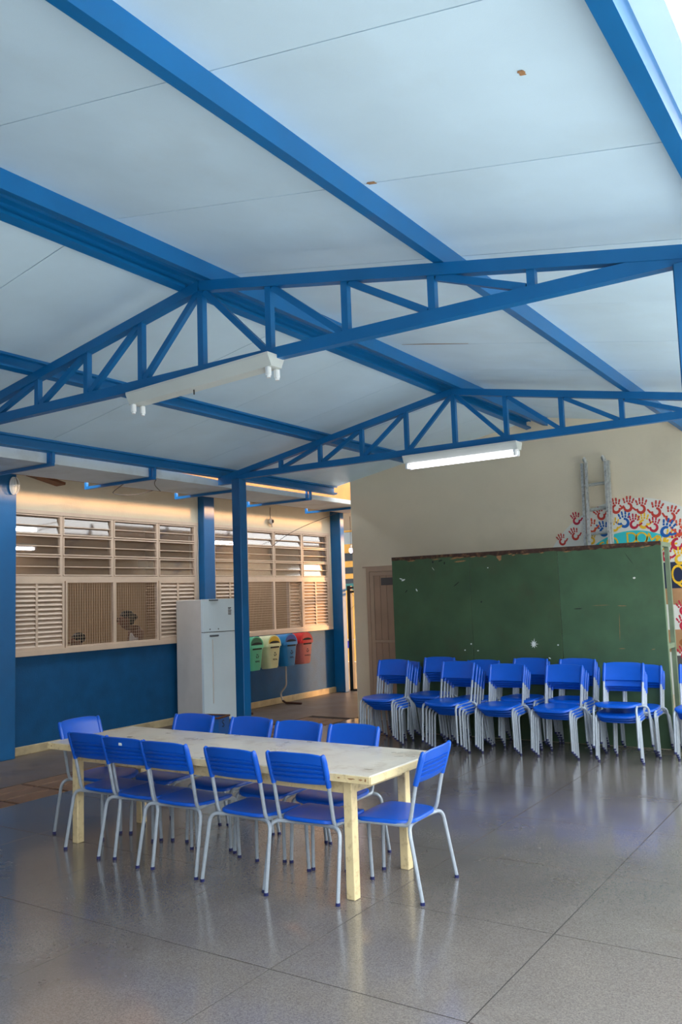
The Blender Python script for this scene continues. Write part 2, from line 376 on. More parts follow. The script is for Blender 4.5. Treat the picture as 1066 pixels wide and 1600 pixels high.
# ---- windows
def window(n, cols, lower, label):
    """cols: y edges of upper panes. lower: list of (kind, y0, y1)"""
    y0, y1 = cols[0], cols[-1]
    xf = XW+.012; xb = XW-.06
    w = empty('window_%d' % n, (0, 0, 0), 0, label, 'window', kind='structure')
    fr = MB()
    fr.box((xb, y0-.03, 2.672), (xf+.012, y1+.05, 2.715)).box((xb, y0-.03, 1.07), (xf+.03, y1+.05, 1.128))
    fr.box((xb, y0-.03, 1.128), (xf, y0+.02, 2.672)).box((xb, y1-.02, 1.128), (xf, y1+.05, 2.672)).box((xb, y0, 1.905), (xf+.004, y1, 1.962))
    fr.build('window_frame', 'window_beige', w)
    for c in cols[1:-1]: box('mullion', (xb, c-.016, 1.962), (xf, c+.016, 2.672), 'window_beige', w)
    rows = [1.962, 2.199, 2.436, 2.672]
    for i in range(len(cols)-1):
        a = cols[i]+.018; b = cols[i+1]-.018
        for j in range(3):
            lo, hi = rows[j]+.006, rows[j+1]-.006
            sash = MB()
            x0, x1 = xf-.035, xf+.008
            q = .014
            sash.box((x0, a, lo), (x1, a+q, hi)).box((x0, b-q, lo), (x1, b, hi)).box((x0, a+q, lo), (x1, b-q, lo+q)).box((x0, a+q, hi-q), (x1, b-q, hi))
            mid = (lo+hi)/2-.008
            sash.box((x0+.012, a+q, mid-.005), (x1-.006, b-q, mid+.005))
            s = sash.build('sash', 'window_beige', w)
            tl = random.uniform(.006, .018)
            for (q0, q1) in ((lo+q, mid-.005), (mid+.005, hi-q)):
                MB().add([(x0+.018+tl, a+.02, q0-.003), (x0+.018+tl, b-.02, q0-.003), (x0+.010, b-.02, q1+.003), (x0+.010, a+.02, q1+.003),
                          (x0+.014+tl, a+.02, q0-.003), (x0+.014+tl, b-.02, q0-.003), (x0+.006, b-.02, q1+.003), (x0+.006, a+.02, q1+.003)],
                         [(0, 1, 2, 3), (7, 6, 5, 4), (0, 4, 5, 1), (1, 5, 6, 2), (2, 6, 7, 3), (3, 7, 4, 0)]).build('pane', 'pane_glass', s, smooth=0)
    for kind, a, b in lower:
        lo, hi = 1.128, 1.905
        if kind in ('louvre', 'leaf'):
            off = 0 if kind == 'louvre' else -.05
            p = MB(); x0, x1 = xf-.04+off, xf+.01+off
            p.box((x0, a, lo), (x1, a+.03, hi)).box((x0, b-.03, lo), (x1, b, hi)).box((x0, a+.03, lo), (x1, b-.03, lo+.03)).box((x0, a+.03, hi-.028), (x1, b-.03, hi))
            md = (a+b)/2
            if b-a > .4: p.box((x0+.008, md-.015, lo+.03), (x1-.004, md+.015, hi-.028))
            pp = p.build('louvre_panel', 'window_beige', w)
            spans = ((a+.03, md-.015), (md+.015, b-.03)) if b-a > .4 else ((a+.03, b-.03),)
            ns = 14; st = (hi-.028-lo-.03)/ns
            for (u, v) in spans:
                first = None
                for k in range(ns):
                    if first is None:
                        q = MB().add([(x0+.002, u, st*1.15), (x0+.002, v, st*1.15), (x1-.006, v, 0), (x1-.006, u, 0),
                                      (x0+.006, u, st*1.15+.003), (x0+.006, v, st*1.15+.003), (x1-.002, v, .003), (x1-.002, u, .003)],
                                     [(0, 1, 2, 3), (7, 6, 5, 4), (0, 4, 5, 1), (1, 5, 6, 2), (2, 6, 7, 3), (3, 7, 4, 0)]).build('slat', 'window_beige', pp, smooth=0); first = q
                    else: q = link_copy(first, pp)
                    q.location = (0, 0, lo+.03+st*k)
            box('louvre_back', (x0-.006, a+.01, lo+.01), (x0-.002, b-.01, hi-.01), 'window_beige', pp)
        else:
            p = MB(); x0, x1 = xf-.03, xf+.008
            p.box((x0, a, lo), (x1, a+.022, hi)).box((x0, b-.022, lo), (x1, b, hi)).box((x0, a+.022, lo), (x1, b-.022, lo+.02)).box((x0, a+.022, hi-.02), (x1, b-.022, hi))
            pp = p.build('screen_frame', 'window_beige', w)
            wm = MB(); t = .0015; sp_ = .036
            yy = a+.022+sp_/2
            while yy < b-.022: wm.box((x1-.014-t, yy-t, lo+.02), (x1-.014+t, yy+t, hi-.02)); yy += sp_
            zz = lo+.02+sp_/2
            while zz < hi-.02: wm.box((x1-.014-t, a+.022, zz-t), (x1-.014+t, b-.022, zz+t)); zz += sp_
            o = wm.build('wire_mesh', 'mesh_beige', pp, smooth=0); o['kind'] = 'stuff'
    return w
window(1, [5.72, 6.467, 7.239, 8.013, 8.731], [('louvre', 5.74, 6.50), ('screen', 6.52, 7.262), ('screen', 7.262, 8.005), ('louvre', 8.02, 8.72)],
       'beige window with wire screens and louvres above the low blue wall, nearer one')
window(2, [9.10, 9.832, 10.507, 11.261, 12.012], [('louvre', 9.11, 9.78), ('screen', 9.80, 10.489), ('screen', 10.489, 11.245), ('leaf', 10.93, 11.245), ('louvre', 11.25, 11.99)],
       'beige window with sunlit louvres above the recycling bins, farther one')

# ---- back wall (gable end of the neighbouring block)
prof = [(-6.15, 0), (-6.15, roofz(-6.15)+.04), (XR, ZT+.04), (-.38, roofz(-.38)+.04), (-.38, 3.02), (14, 3.02), (14, 0)]
wb = MB().extrude(prof, 1, YW, 13.9).build('wall_back', 'cream_back', smooth=0); tag(wb, 'plain cream plastered end wall behind the green board', 'wall', kind='structure')  # unseen right run and depth are sized to block the low sun
bbk = box('baseboard_back', (-4.98, YW-.02, 0), (14, YW-.001, .08), 'plinth'); tag(bbk, 'low skirting along the foot of the cream end wall', 'baseboard', kind='structure')
# door
dr = empty('door_1', (0, 0, 0), 0, 'beige ribbed metal door half hidden by the green board', 'door', kind='structure')
fx0, fx1 = -5.93, -5.02
MB().box((fx0, YW-.03, 0), (fx0+.05, YW-.001, 1.99)).box((fx1-.05, YW-.03, 0), (fx1, YW-.001, 1.99)).box((fx0+.05, YW-.03, 1.93), (fx1-.05, YW-.001, 1.99)).box((fx0-.05, YW-.034, 1.985), (fx1+.05, YW-.001, 2.0)).build('door_frame', 'door_frame_beige', dr)
MB().box((fx0+.055, YW-.018, .01), (fx1-.055, YW-.002, 1.925)).build('door_leaf', 'door_beige', dr)
MB().box((fx0+.055, YW-.03, .01), (fx0+.115, YW-.018, 1.925)).box((fx1-.115, YW-.03, .01), (fx1-.055, YW-.018, 1.925)).box((fx0+.115, YW-.03, 1.875), (fx1-.115, YW-.018, 1.925)).box((fx0+.115, YW-.03, 1.0), (fx1-.115, YW-.018, 1.03)).box((fx0+.115, YW-.03, .01), (fx1-.115, YW-.018, .07)).build('door_stile', 'door_frame_beige', dr)
first = None
for i in range(7):
    xa = fx0+.118+.098*i
    for (z0, z1) in ((.072, .998), (1.032, 1.873)):
        box('door_plank', (xa+.006, YW-.026, z0), (xa+.092, YW-.018, z1), 'door_beige', dr, .003)
box('door_plate', (-5.70, YW-.032, 1.745), (-5.46, YW-.026, 1.842), 'plate_grey', dr)

# ------------------------------------------------------------------ main roof
deck = MB()
deck.add([(XR, -12.0, ZT+.03), (-.38, -12.0, roofz(-.38)+.03), (-.38, YW, roofz(-.38)+.03), (XR, YW, ZT+.03), (XR, -12.0, ZT+.06), (-.38, -12.0, roofz(-.38)+.06), (-.38, YW, roofz(-.38)+.06), (XR, YW, ZT+.06)],
         [(0, 1, 2, 3), (7, 6, 5, 4), (0, 4, 5, 1), (1, 5, 6, 2), (2, 6, 7, 3), (3, 7, 4, 0)])
xl = -6.48
deck.add([(XR, -12.0, ZT+.03), (xl, -12.0, roofz(xl)+.03), (xl, YW, roofz(xl)+.03), (XR, YW, ZT+.03), (XR, -12.0, ZT+.06), (xl, -12.0, roofz(xl)+.06), (xl, YW, roofz(xl)+.06), (XR, YW, ZT+.06)],
         [(0, 1, 2, 3), (7, 6, 5, 4), (0, 4, 5, 1), (1, 5, 6, 2), (2, 6, 7, 3), (3, 7, 4, 0)])
ceil = deck.build('ceiling', 'roof_top', smooth=0); tag(ceil, 'pitched roof lined with pale bluish white sheets', 'ceiling', kind='structure')
sh = {}
ye = [-12.0]+[2.0+.97*i for i in range(-14, 8)]+[YW]
for side, xe in ((1, -.38), (-1, xl)):
    for j in range(len(ye)-1):
        d = round(ye[j+1]-ye[j], 3)
        if (side, d) in sh: s = link_copy(sh[(side, d)], ceil)
        else:
            x0, x1 = XR+side*.004, xe; z0, z1 = ZT-.0007, roofz(xe); t = .026; gp = .003
            s = MB().add([(x0, gp, z0), (x1, gp, z1), (x1, d-gp, z1), (x0, d-gp, z0), (x0, gp, z0+t), (x1, gp, z1+t), (x1, d-gp, z1+t), (x0, d-gp, z0+t)],
                         [(0, 1, 2, 3), (7, 6, 5, 4), (0, 4, 5, 1), (1, 5, 6, 2), (2, 6, 7, 3), (3, 7, 4, 0)]).build('ceiling_sheet', 'ceiling_sheet', ceil, smooth=0); sh[(side, d)] = s
        s.location = (0, ye[j], random.uniform(-.0015, .0015))

# flaked spot and rust streaks on the sheets
def ceil_mark(x, y0, y1, w_, material):
    n = 7; top = [(x+w_*random.uniform(.3, .6), y0+(y1-y0)*k/n) for k in range(n+1)]; bot = [(x-w_*random.uniform(.3, .6), y1-(y1-y0)*k/n) for k in range(n+1)]
    p = top+bot; m_ = len(p); vs = [(u, v, roofz(u)-.0032) for u, v in p]+[(u, v, roofz(u)-.001) for u, v in p]
    MB().add(vs, [tuple(range(m_)), tuple(range(m_, 2*m_))[::-1]]+[(k, (k+1) % m_, (k+1) % m_+m_, k+m_) for k in range(m_)]).build('flaked_spot', material, ceil, smooth=0)
ceil_mark(-.84, 2.362, 2.388, .022, 'chip_wood'); ceil_mark(-1.735, 2.955, 2.975, .04, 'chip_wood')
def streak(x0, x1, y0, w_):
    p = [(x0, y0), ((x0+x1)/2, y0-w_), (x1, y0), ((x0+x1)/2, y0+w_*.6)]; vs = [(u, v, roofz(u)-.0032) for u, v in p]+[(u, v, roofz(u)-.001) for u, v in p]
    MB().add(vs, [(0, 1, 2, 3), (7, 6, 5, 4), (0, 4, 5, 1), (1, 5, 6, 2), (2, 6, 7, 3), (3, 7, 4, 0)]).build('rust_streak', 'chip_wood', ceil, smooth=0)
streak(-3.2, -2.62, 5.86, .008)

# purlins: C-channels, web downhill, open side towards the ridge
def purlin(name, xw, side, label, h=.10, wd=.06, z=None, cat='beam'):
    """xw: x of the web's outer face; side +1 = right slope"""
    t = .006; lip = .018
    zb = (roofz(xw)-h) if z is None else z
    s = -side
    pts = [(0, 0), (wd, 0), (wd, lip), (wd-t, lip), (wd-t, t), (t, t), (t, h-t), (wd-t, h-t), (wd-t, h-lip), (wd, h-lip), (wd, h), (0, h)]
    poly = []
    for u, v in pts:
        poly.append((xw+s*u, zb+v+(SL*u if z is None else 0)))
    o = MB().extrude(poly, 1, -12.0, YW-.002).build(name, 'steel_blue', smooth=0)
    return tag(o, label, cat, 'roof purlins')
purlin('purlin', -1.778, 1, 'long blue purlin halfway down the right roof slope')
purlin('purlin', -.463, 1, 'blue purlin over the right-hand posts, in the top right corner')
purlin('purlin', -3.332, 1, 'blue ridge purlin, the right one of the close pair')
purlin('purlin', -3.60, -1, 'blue ridge purlin with open channel, left one of the close pair', h=.10)
purlin('purlin', -5.085, -1, 'blue open-channel purlin halfway down the left roof slope')
purlin('purlin', -6.42, -1, 'blue eave purlin along the left roof edge above the gutter', h=.105)

# trusses
def truss(yc, label):
    t = empty('roof_truss', (XR, yc, 0), 0, label, 'truss', 'blue roof trusses')
    zb = 3.0; hs = 2.95; za = 3.53; w = .06
    zend = za-SL*hs
    for s in (-1, 1):
        MB().bar((s*hs, 0, zend), (0, 0, za), w, .062).build('top_chord', 'steel_blue', t)
    MB().box((-hs+.02, -w/2+.003, zb-.034), (hs-.08, w/2-.003, zb+.032)).build('bottom_chord', 'steel_blue', t)
    MB().box((-.022, -.02, zb+.03), (.022, .02, za-.03)).build('king_post', 'steel_blue', t)
    for s in (-1, 1):
        for n in range(1, 5):
            x = s*.524*n; zt = za-SL*abs(x)-.028
            MB().box((x-.02, -.02, zb+.03), (x+.02, .02, zt)).build('strut', 'steel_blue', t)
        for n in range(0, 4):
            xa = s*.524*n+s*.03; xb = s*.524*(n+1)-s*.03; zt = za-SL*abs(xa)-.035
            MB().bar((xa, 0, zt), (xb, 0, zb+.034), .034, .038).build('diagonal', 'steel_blue', t)
    if True:
        MB().box((-hs-.03, -.032, zend-.06), (-hs+.22, .032, zend+.045)).build('end_plate', 'steel_blue', t)
    return t
truss(YN, 'nearer blue steel roof truss crossing the picture, with the unlit lamp')
truss(YF, 'farther blue steel roof truss, with the lit lamp')
for (x, yy, lab) in ((-6.13, YF, 'slim blue steel column under the farther truss, in front of the fridge'),
                     (-.635, YN, 'blue steel post under the nearer truss at the right photo edge'),
                     (-6.13, YN, 'blue steel column under the left end of the nearer truss'),
                     (-.635, YF, 'blue steel post under the right end of the farther truss')):
    c = empty('steel_column', (x, yy, 0), 0, lab, 'column', 'blue steel columns')
    MB().box((-.06, -.06, .01), (.06, .06, 2.968), .006).build('shaft', 'column_blue', c)
    box('base_plate', (-.09, -.09, 0), (.09, .09, .01), 'column_blue', c)

# gutter
gt = empty('roof_gutter', (0, 0, 0), 0, 'pale metal box gutter hung between the roof edge and the wall', 'gutter')
MB().box((-7.20, -12.0, 2.925), (-6.47, 13.8, 2.931)).build('gutter_bottom', 'gutter_white', gt)
MB().extrude([(-12.0, 2.925), (13.8, 2.925), (13.8, 2.975), (7.5, 2.99), (6.1, 3.04), (-12.0, 3.06)], 0, -6.47, -6.466).build('gutter_front', 'gutter_white', gt, smooth=0)
MB().box((-7.204, -12.0, 2.925), (-7.20, 13.8, 3.025)).build('gutter_lip', 'gutter_white', gt)
for yb in (3.45, 4.95, 6.22, 7.62, 9.02, 10.4):
    b = MB().box((-7.44, yb-.015, 2.892), (-6.385, yb+.015, 2.922)).box((-7.47, yb-.015, 2.892), (-7.44, yb+.015, 2.97)).box((-6.41, yb-.015, 2.922), (-6.38, yb+.015, 3.03))
    b.box((-6.465, yb-.012, 2.922), (-6.44, yb+.012, 3.02))
    b.build('bracket', 'steel_blue', gt)

# ------------------------------------------------------------------ fluorescent lamps
def lamp(loc, rot, lit, label):
    t = empty('fluorescent_lamp', loc, 0, label, 'lamp', 'twin tube lamps under the trusses'); t.rotation_euler = rot
    L_ = 1.18
    MB().extrude([(-.075, .075), (-.075, .06), (-.045, 0), (.045, 0), (.075, .06), (.075, .075)], 0, -L_/2, L_/2).build('housing', 'white_enamel', t, smooth=0)
    for e in (-1, 1):
        for s in (-1, 1):
            MB().box((e*(L_/2-.03)-.014, s*.038-.016, -.055), (e*(L_/2-.03)+.014, s*.038+.016, 0), .006).build('socket', 'tube_socket', t)
            if not lit: MB().tube([(e*(L_/2-.03), s*.038, -.055), (e*(L_/2-.03), s*.038, -.064)], .012, 8).build('socket_tip', 'tube_socket', t)
    if lit:
        for s in (-1, 1): MB().tube([(-L_/2+.045, s*.038, -.034), (L_/2-.045, s*.038, -.034)], .0165, 12).build('tube', 'tube_lit', t)
    else:
        MB().tube([(-.06, 0, 0), (-.06, 0, -.03)], .004, 6).build('screw', 'cable', t)
    return t
lamp((-3.43, YN-.02, 2.893), (0, R(-1.8), R(-1.5)), False, 'white lamp with empty sockets under the nearer truss')
lamp((-3.385, YF, 2.89), (0, 0, 0), True, 'white lamp with two glowing tubes under the farther truss')

# bulkhead lamp on the left column
bl = empty('bulkhead_lamp', (-8.072, 5.72, 2.95), 0, 'oval caged glass lamp high on the left blue column', 'lamp')
MB().ball((.012, 0, 0), (.02, .052, .10), 16, 10).build('lamp_base', 'tube_socket', bl)
MB().ball((.035, 0, -.005), (.045, .042, .088), 16, 10).build('lamp_glass', 'lamp_glass', bl)
cg = MB()
for a in (-.9, -.3, .3, .9):
    cg.tube([(.03+.056*math.cos(a)*math.sin(k*PI/8), .05*math.sin(a)*math.sin(k*PI/8)*1.1, -.1*math.cos(k*PI/8)) for k in range(1, 8)], .0025, 5)
cg.tube([(.03+.057*math.cos(a), .052*math.sin(a), 0) for a in [i*.3-1.5 for i in range(11)]], .0025, 5)
cg.build('cage', 'tube_socket', bl)
# sockets and cables on the wall
hs = empty('hanging_socket', (XW+.03, 10.42, 2.83), 0, 'small bulb socket on a wire above the farther window', 'socket')
MB().ball((.01, 0, 0), (.045, .05, .05), 12, 8).build('socket_body', 'stand_white', hs); MB().ball((.045, 0, .0), (.02, .028, .028), 10, 8).build('socket_hole', 'cable', hs)
MB().tube([(0, 0, .05), (.0, -.005, .13), (0, 0, .22)], .005, 6).build('cord', 'cable', hs); MB().tube([(.01, .02, -.04), (.01, .03, -.085)], .012, 8).build('cord_end', 'stand_white', hs)
tag(MB().tube(fillet([(XW+.02, 10.46, 2.44), (XW+.10, 10.72, 2.62), (XW+.28, 11.0, 2.78), (-7.3, 11.0, 2.925)], .35, 6), .004, 6).build('cable', 'cable'), 'thin cable slanting from the gutter to the farther window', 'cable')
tag(MB().tube(fillet([(-7.0, 6.35, 2.92), (-7.3, 6.5, 2.90), (-7.6, 6.7, 2.895), (-7.75, 7.2, 2.93), (-7.72, 7.6, 3.055)], .35, 6), .005, 6).build('cable', 'cable'), 'dark cable sagging below the gutter over the nearer window', 'cable')
tag(MB().tube(fillet([(-6.48, 6.35, 2.99), (-6.50, 6.36, 2.93), (-6.7, 6.5, 2.9), (-7.1, 7.0, 2.905), (-7.2, 7.1, 2.925)], .35, 6), .004, 6).build('cable', 'cable'), 'looped black cable hanging from the gutter beside the slim column', 'cable')
tag(MB().tube(fillet([(XW+.01, 8.77, 2.7), (XW+.03, 8.78, 2.4), (XW+.02, 8.74, 2.1), (XW+.02, 8.77, 1.9)], .35, 6), .006, 6).build('cable', 'stand_white'), 'pale cable running down beside the column between the windows', 'cable')

# ------------------------------------------------------------------ chairs
def seat_mesh():
    n = 32; mb = MB()
    def outline(f, k):
        a = 2*PI*k/n; c, s = math.cos(a), math.sin(a); e = 2/4.2
        x = .195*math.copysign(abs(c)**e, c); yy = .192*math.copysign(abs(s)**e, s)
        x *= 1+.05*(yy/.19); return x*f, yy*f
    def zt(x, yy): return .402-.010*math.cos(min(1, abs(x)/.2)*PI/2)*math.cos(min(1, abs(yy+.03)/.22)*PI/2)-(.022*((yy-.10)/.09)**2 if yy > .10 else 0)+(.006*((-yy-.12)/.07)**2 if yy < -.12 else 0)
    fr = [.12, .4, .7, .9, .975, 1.0]
    rings = []
    vs = []
    for f in fr:
        rings.append(len(vs))
        for k in range(n):
            x, yy = outline(f, k); vs.append((x, yy+.022, zt(x, yy)-(.004 if f == 1 else 0)))
    for f, dz in ((1.0, .02), (.97, .022), (.9, .012), (.4, .012), (.12, .012)):
        rings.append(len(vs))
        for k in range(n):
            x, yy = outline(f, k); vs.append((x, yy+.022, zt(x, yy)-dz))
    fs = []
    for a, b in zip(rings[:-1], rings[1:]):
        for k in range(n): fs.append((a+k, a+(k+1) % n, b+(k+1) % n, b+k))
    fs.append(tuple(rings[0]+k for k in range(n))); fs.append(tuple(rings[-1]+k for k in range(n))[::-1])
    mb.add(vs, fs); return mb
def back_mesh():
    mb = MB(); nx = 14; hw = .178
    zb, zt = .602, .776
    prof = []     # (offset y: + = front, z fraction) closed loop
    prof += [(.006, .02), (.006, .25), (.006, .5), (.006, .75), (.006, .93), (.002, .99), (-.004, 1.0), (-.009, .97)]
    prof += [(-.009, .66)]
    for k in range(4):
        z1 = .655-.15*k
        prof += [(-.004, z1-.005), (-.004, z1-.02), (-.0115, z1-.03), (-.009, z1-.135)]
    prof += [(-.004, .0)]
    n = len(prof); vs = []
    for i in range(nx+1):
        x = -hw+2*hw*i/nx; q = x/hw
        top = zt-.014*abs(q)**4; yc = -.018*(1-q*q)
        for (o, fz) in prof:
            z = zb+(top-zb)*fz; lean = -.198-.050*((z-.60)/.16)
            vs.append((x, lean+yc+o, z))
    fs = []
    for i in range(nx):
        for k in range(n): fs.append((i*n+k, i*n+(k+1) % n, (i+1)*n+(k+1) % n, (i+1)*n+k))
    fs.append(tuple(range(n))); fs.append(tuple(range(nx*n, nx*n+n))[::-1])
    mb.add(vs, fs)
    for s in (-1, 1):
        mb.tube([(s*.181, -.1955, .590), (s*.181, -.2136, .65), (s*.182, -.2386, .73), (s*.180, -.2486, .762), (s*.178, -.2505, .768)], [.0155, .0165, .0165, .014, .008], 10)
    return mb
def make_chair(name='school_chair'):
    t = empty(name, (0, 0, 0))
    seat_mesh().build('seat', 'seat_blue', t, smooth=60)
    bk = back_mesh().build('backrest', 'seat_blue', t, smooth=40)
    r = .011
    for s in (-1, 1):
        MB().tube(fillet([(s*.200, .208, .012), (s*.190, .198, .372), (s*.184, .10, .378)], .05), r, 8).build('leg', 'tube_grey', t)
        MB().tube([(s*.184, .10, .378), (s*.178, -.09, .376)], r, 8).build('seat_rail', 'tube_grey', t)
        MB().tube(fillet([(s*.178, -.09, .376), (s*.178, -.150, .375), (s*.181, -.1985, .60)], .05), r, 8).build('back_post', 'tube_grey', t)
        MB().tube(fillet([(s*.238, -.235, .012), (s*.226, -.168, .374), (s*.10, -.128, .368), (0, -.12, .366)], [.055, .05]), r, 8).build('leg', 'tube_grey', t)
        for (px, py) in ((s*.200, .208), (s*.238, -.235)):
            MB().tube([(px, py, 0), (px, py, .016)], [.0135, .0125], 8).build('foot_cap', 'foot_blue', t)
        for zz in (.635, .725): MB().ball((s*.181, -.198-.050*((zz-.60)/.16)-.0135, zz), .0035, 6, 4).build('rivet', 'tube_grey', t)
    return t
proto = make_chair(); remember(proto); used = [False]
def chair(x, yy, z, rz, label, group, tilt=(0, 0)):
    if not used[0]: c = proto; used[0] = True
    else: c = copy_tree(proto)
    c.location = (x, yy, z); c.rotation_euler = (tilt[0], tilt[1], rz)
    tag(c, label, 'chair', group); return c
GT = 'blue chairs around the table'
front = [(-4.536, 4.035, 0, 'leftmost of the five blue chairs on the near side of the table'),
         (-4.170, 4.00, 1, 'second blue chair from left, near side of table, white sticker on back'),
         (-3.80, 3.985, 1, 'middle blue chair of the five on the near side of the table'),
         (-3.258, 3.975, -1, 'fourth blue chair from left on the near side of the table'),
         (-2.838, 4.015, 2.5, 'rightmost blue chair on the near side, by the table leg')]
cs = []
for x, yy, a, lab in front: cs.append(chair(x, yy, 0, R(a), lab, GT))
# rotation: local +y is the front; far chairs turned round
for x, yy, a, lab in ((-3.05, 4.475, 1, 'rightmost blue chair on the far side of the table'),
                      (-3.49, 4.46, 0, 'third blue chair from left on the far side of the table'),
                      (-3.945, 4.50, -2, 'second blue chair from left on the far side, hiding the crate'),
                      (-4.47, 4.485, 1, 'leftmost blue chair on the far side, before the fridge')):
    chair(x, yy, 0, PI+R(a), lab, GT)
chair(-2.455, 4.225, 0, R(90+4), 'blue chair drawn up to the right end of the table', GT)
chair(-4.94, 4.262, 0, R(-90+2), 'blue chair drawn up to the left end of the table', GT)
box('sticker', (-.012, -.2705, .726), (.014, -.2665, .742), 'paint_white', cs[1])

orda = ['topmost', 'second from top', 'third from top', 'fourth from top', 'bottom one']
def stack(cx, yy, n, desc, rz=0, dz=.029, dy=.058, lift=0, tilt=0):
    a = PI+rz
    for k in range(n):
        i = n-1-k
        lab = 'blue stacking chair, %s of the %s' % ('bottom one' if k == 0 else orda[i], desc)
        fx, fy = -math.sin(a), math.cos(a)
        z = dz*k; tl = 0
        jx = random.uniform(-.006, .006)
        if k == n-1 and lift: z += lift; tl = tilt
        c = chair(cx+fx*dy*k+jx, yy+fy*dy*k, z, a+R(random.uniform(-.6, .6)), lab, 'stacked blue chairs', (tl, 0))
for (x, yy, n, d, rz) in ((-4.82, 8.30, 5, 'front stack beside the beige door', R(2)), (-3.96, 8.18, 5, 'second front stack from the door', R(-3)),
                          (-3.46, 8.24, 4, 'third front stack from the door', R(3)), (-2.87, 8.26, 4, 'fourth front stack from the door', R(-1))):
    stack(x, yy, n, d, rz)
stack(-2.29, 8.25, 4, 'front stack with a raised tilted top chair', R(3), lift=.05, tilt=R(5))
stack(-1.64, 8.58, 4, 'stack cut off by the right photo edge', R(2))
for (x, n, d) in ((-4.94, 3, 'rear stack nearest the door'), (-4.45, 5, 'second rear stack from the door'), (-3.92, 4, 'third rear stack from the door'),
                  (-3.365, 5, 'fourth rear stack from the door'), (-2.86, 5, 'fifth rear stack from the door'), (-2.22, 3, 'rear stack nearest the open frame')):
    stack(x, 8.60, n, d, R(random.uniform(-1.5, 1.5)), dy=.03)

# ------------------------------------------------------------------ table
tb = empty('dining_table', (-3.70, 4.222, 0), R(-.9), 'long worn cream wooden table ringed by blue chairs', 'table')
hx, hy = 1.325, .385; zt = .672
MB().box((-hx, -hy, zt-.035), (hx, hy, zt), .006).build('tabletop', 'table_top', tb)
MB().box((-hx-.001, -hy-.006, zt-.044), (hx+.001, -hy, zt-.004), .002).build('edge_strip', 'table_cream', tb); MB().box((hx, -hy, zt-.044), (hx+.006, hy, zt-.004), .002).build('edge_strip', 'table_cream', tb)
MB().box((-hx, hy, zt-.044), (hx, hy+.006, zt-.004), .002).build('edge_strip', 'table_cream', tb); MB().box((-hx-.006, -hy, zt-.044), (-hx, hy, zt-.004), .002).build('edge_strip', 'table_cream', tb)
lx, ly = 1.13, .285
for sx in (-1, 1):
    for sy in (-1, 1):
        MB().box((sx*lx-.028, sy*ly-.028, 0), (sx*lx+.028, sy*ly+.028, zt-.036), .004).build('leg', 'table_cream', tb)
    box('apron', (sx*lx-.012, -ly+.033, zt-.125), (sx*lx+.012, ly-.033, zt-.036), 'table_cream', tb)
for sy in (-1, 1): box('apron', (-lx+.036, sy*ly-.012, zt-.125), (lx-.036, sy*ly+.012, zt-.036), 'table_cream', tb)
def chip(x0, w_, h_):
    n = 9; p = [(x0+w_/2*math.cos(2*PI*k/n)*random.uniform(.5, 1.1), zt-.022+h_/2*math.sin(2*PI*k/n)*random.uniform(.5, 1.2)) for k in range(n)]
    MB().extrude(p, 1, -hy-.0072, -hy-.0058).build('paint_chip', 'chip_wood', tb, smooth=0)
for x, w_, h_ in ((1.21, .05, .010), (1.13, .022, .007), (1.05, .035, .008), (.93, .018, .006), (.86, .02, .006), (.2, .03, .005), (1.27, .03, .010), (1.30, .014, .016), (-1.28, .02, .008), (.55, .02, .005), (-.2, .02, .004)): chip(x, w_, h_)

# ------------------------------------------------------------------ green board on its frame
bd = empty('notice_board', (0, 0, 0), 0, 'large worn green board standing on an open frame behind the chairs', 'board')
bx0, bx1, by, bz = -5.105, -1.98, 8.86, 2.062
for i, (a, b) in enumerate(((bx0, -4.088), (-4.083, -3.053), (-3.048, bx1))):
    box('panel', (a, by, .005), (b, by+.018, bz-.03), ('board_green', 'board_green', 'board_green_b')[i], bd, .002)
# broken top edge strip
segs = []; x = bx0
top = MB()
pts = []
while x < bx1:
    pts.append((x, bz-.03-random.uniform(.004, .028))); x += random.uniform(.03, .1)
pts.append((bx1, bz-.045))
top.extrude([(bx0, bz), ]+[(p[0], p[1]) for p in pts]+[(bx1, bz)], 1, by-.003, by+.02)
top.build('worn_edge', 'board_edge', bd, smooth=0)
for i in range(16):
    x = random.uniform(-4.9, -2.05); w_ = random.uniform(.04, .11); z = bz-random.uniform(.042, .06)
    MB().extrude([(x, z), (x+w_*.4, z-.006), (x+w_, z+.003), (x+w_*.6, z+.009)], 1, by-.0042, by-.0028).build('splinter', 'chip_wood', bd, smooth=0)
fy = by+.37
MB().box((bx0, by+.02, bz-.045), (bx1+.002, by+.06, bz-.005)).build('front_rail', 'frame_green', bd)
for x in (bx0+.02, bx1-.02):
    MB().box((x-.022, by+.019, 0), (x+.022, by+.06, bz-.045)).build('front_post', 'frame_green', bd)
    MB().box((x-.022, fy-.04, 0), (x+.022, fy, bz-.045)).build('rear_post', 'frame_green', bd)
    MB().box((x-.024, by+.06, bz-.05), (x+.024, fy+.05, bz-.006)).build('top_rail', 'frame_green', bd)
    MB().box((x-.018, by+.06, .98), (x+.018, fy-.04, 1.03)).build('cross_rail', 'frame_green', bd)
    MB().box((x-.018, by+.06, .10), (x+.018, fy-.04, .15)).build('cross_rail', 'frame_green', bd)
MB().box((bx0+.045, fy-.035, .10), (bx1-.045, fy-.005, .15)).build('rear_rail', 'frame_green', bd)
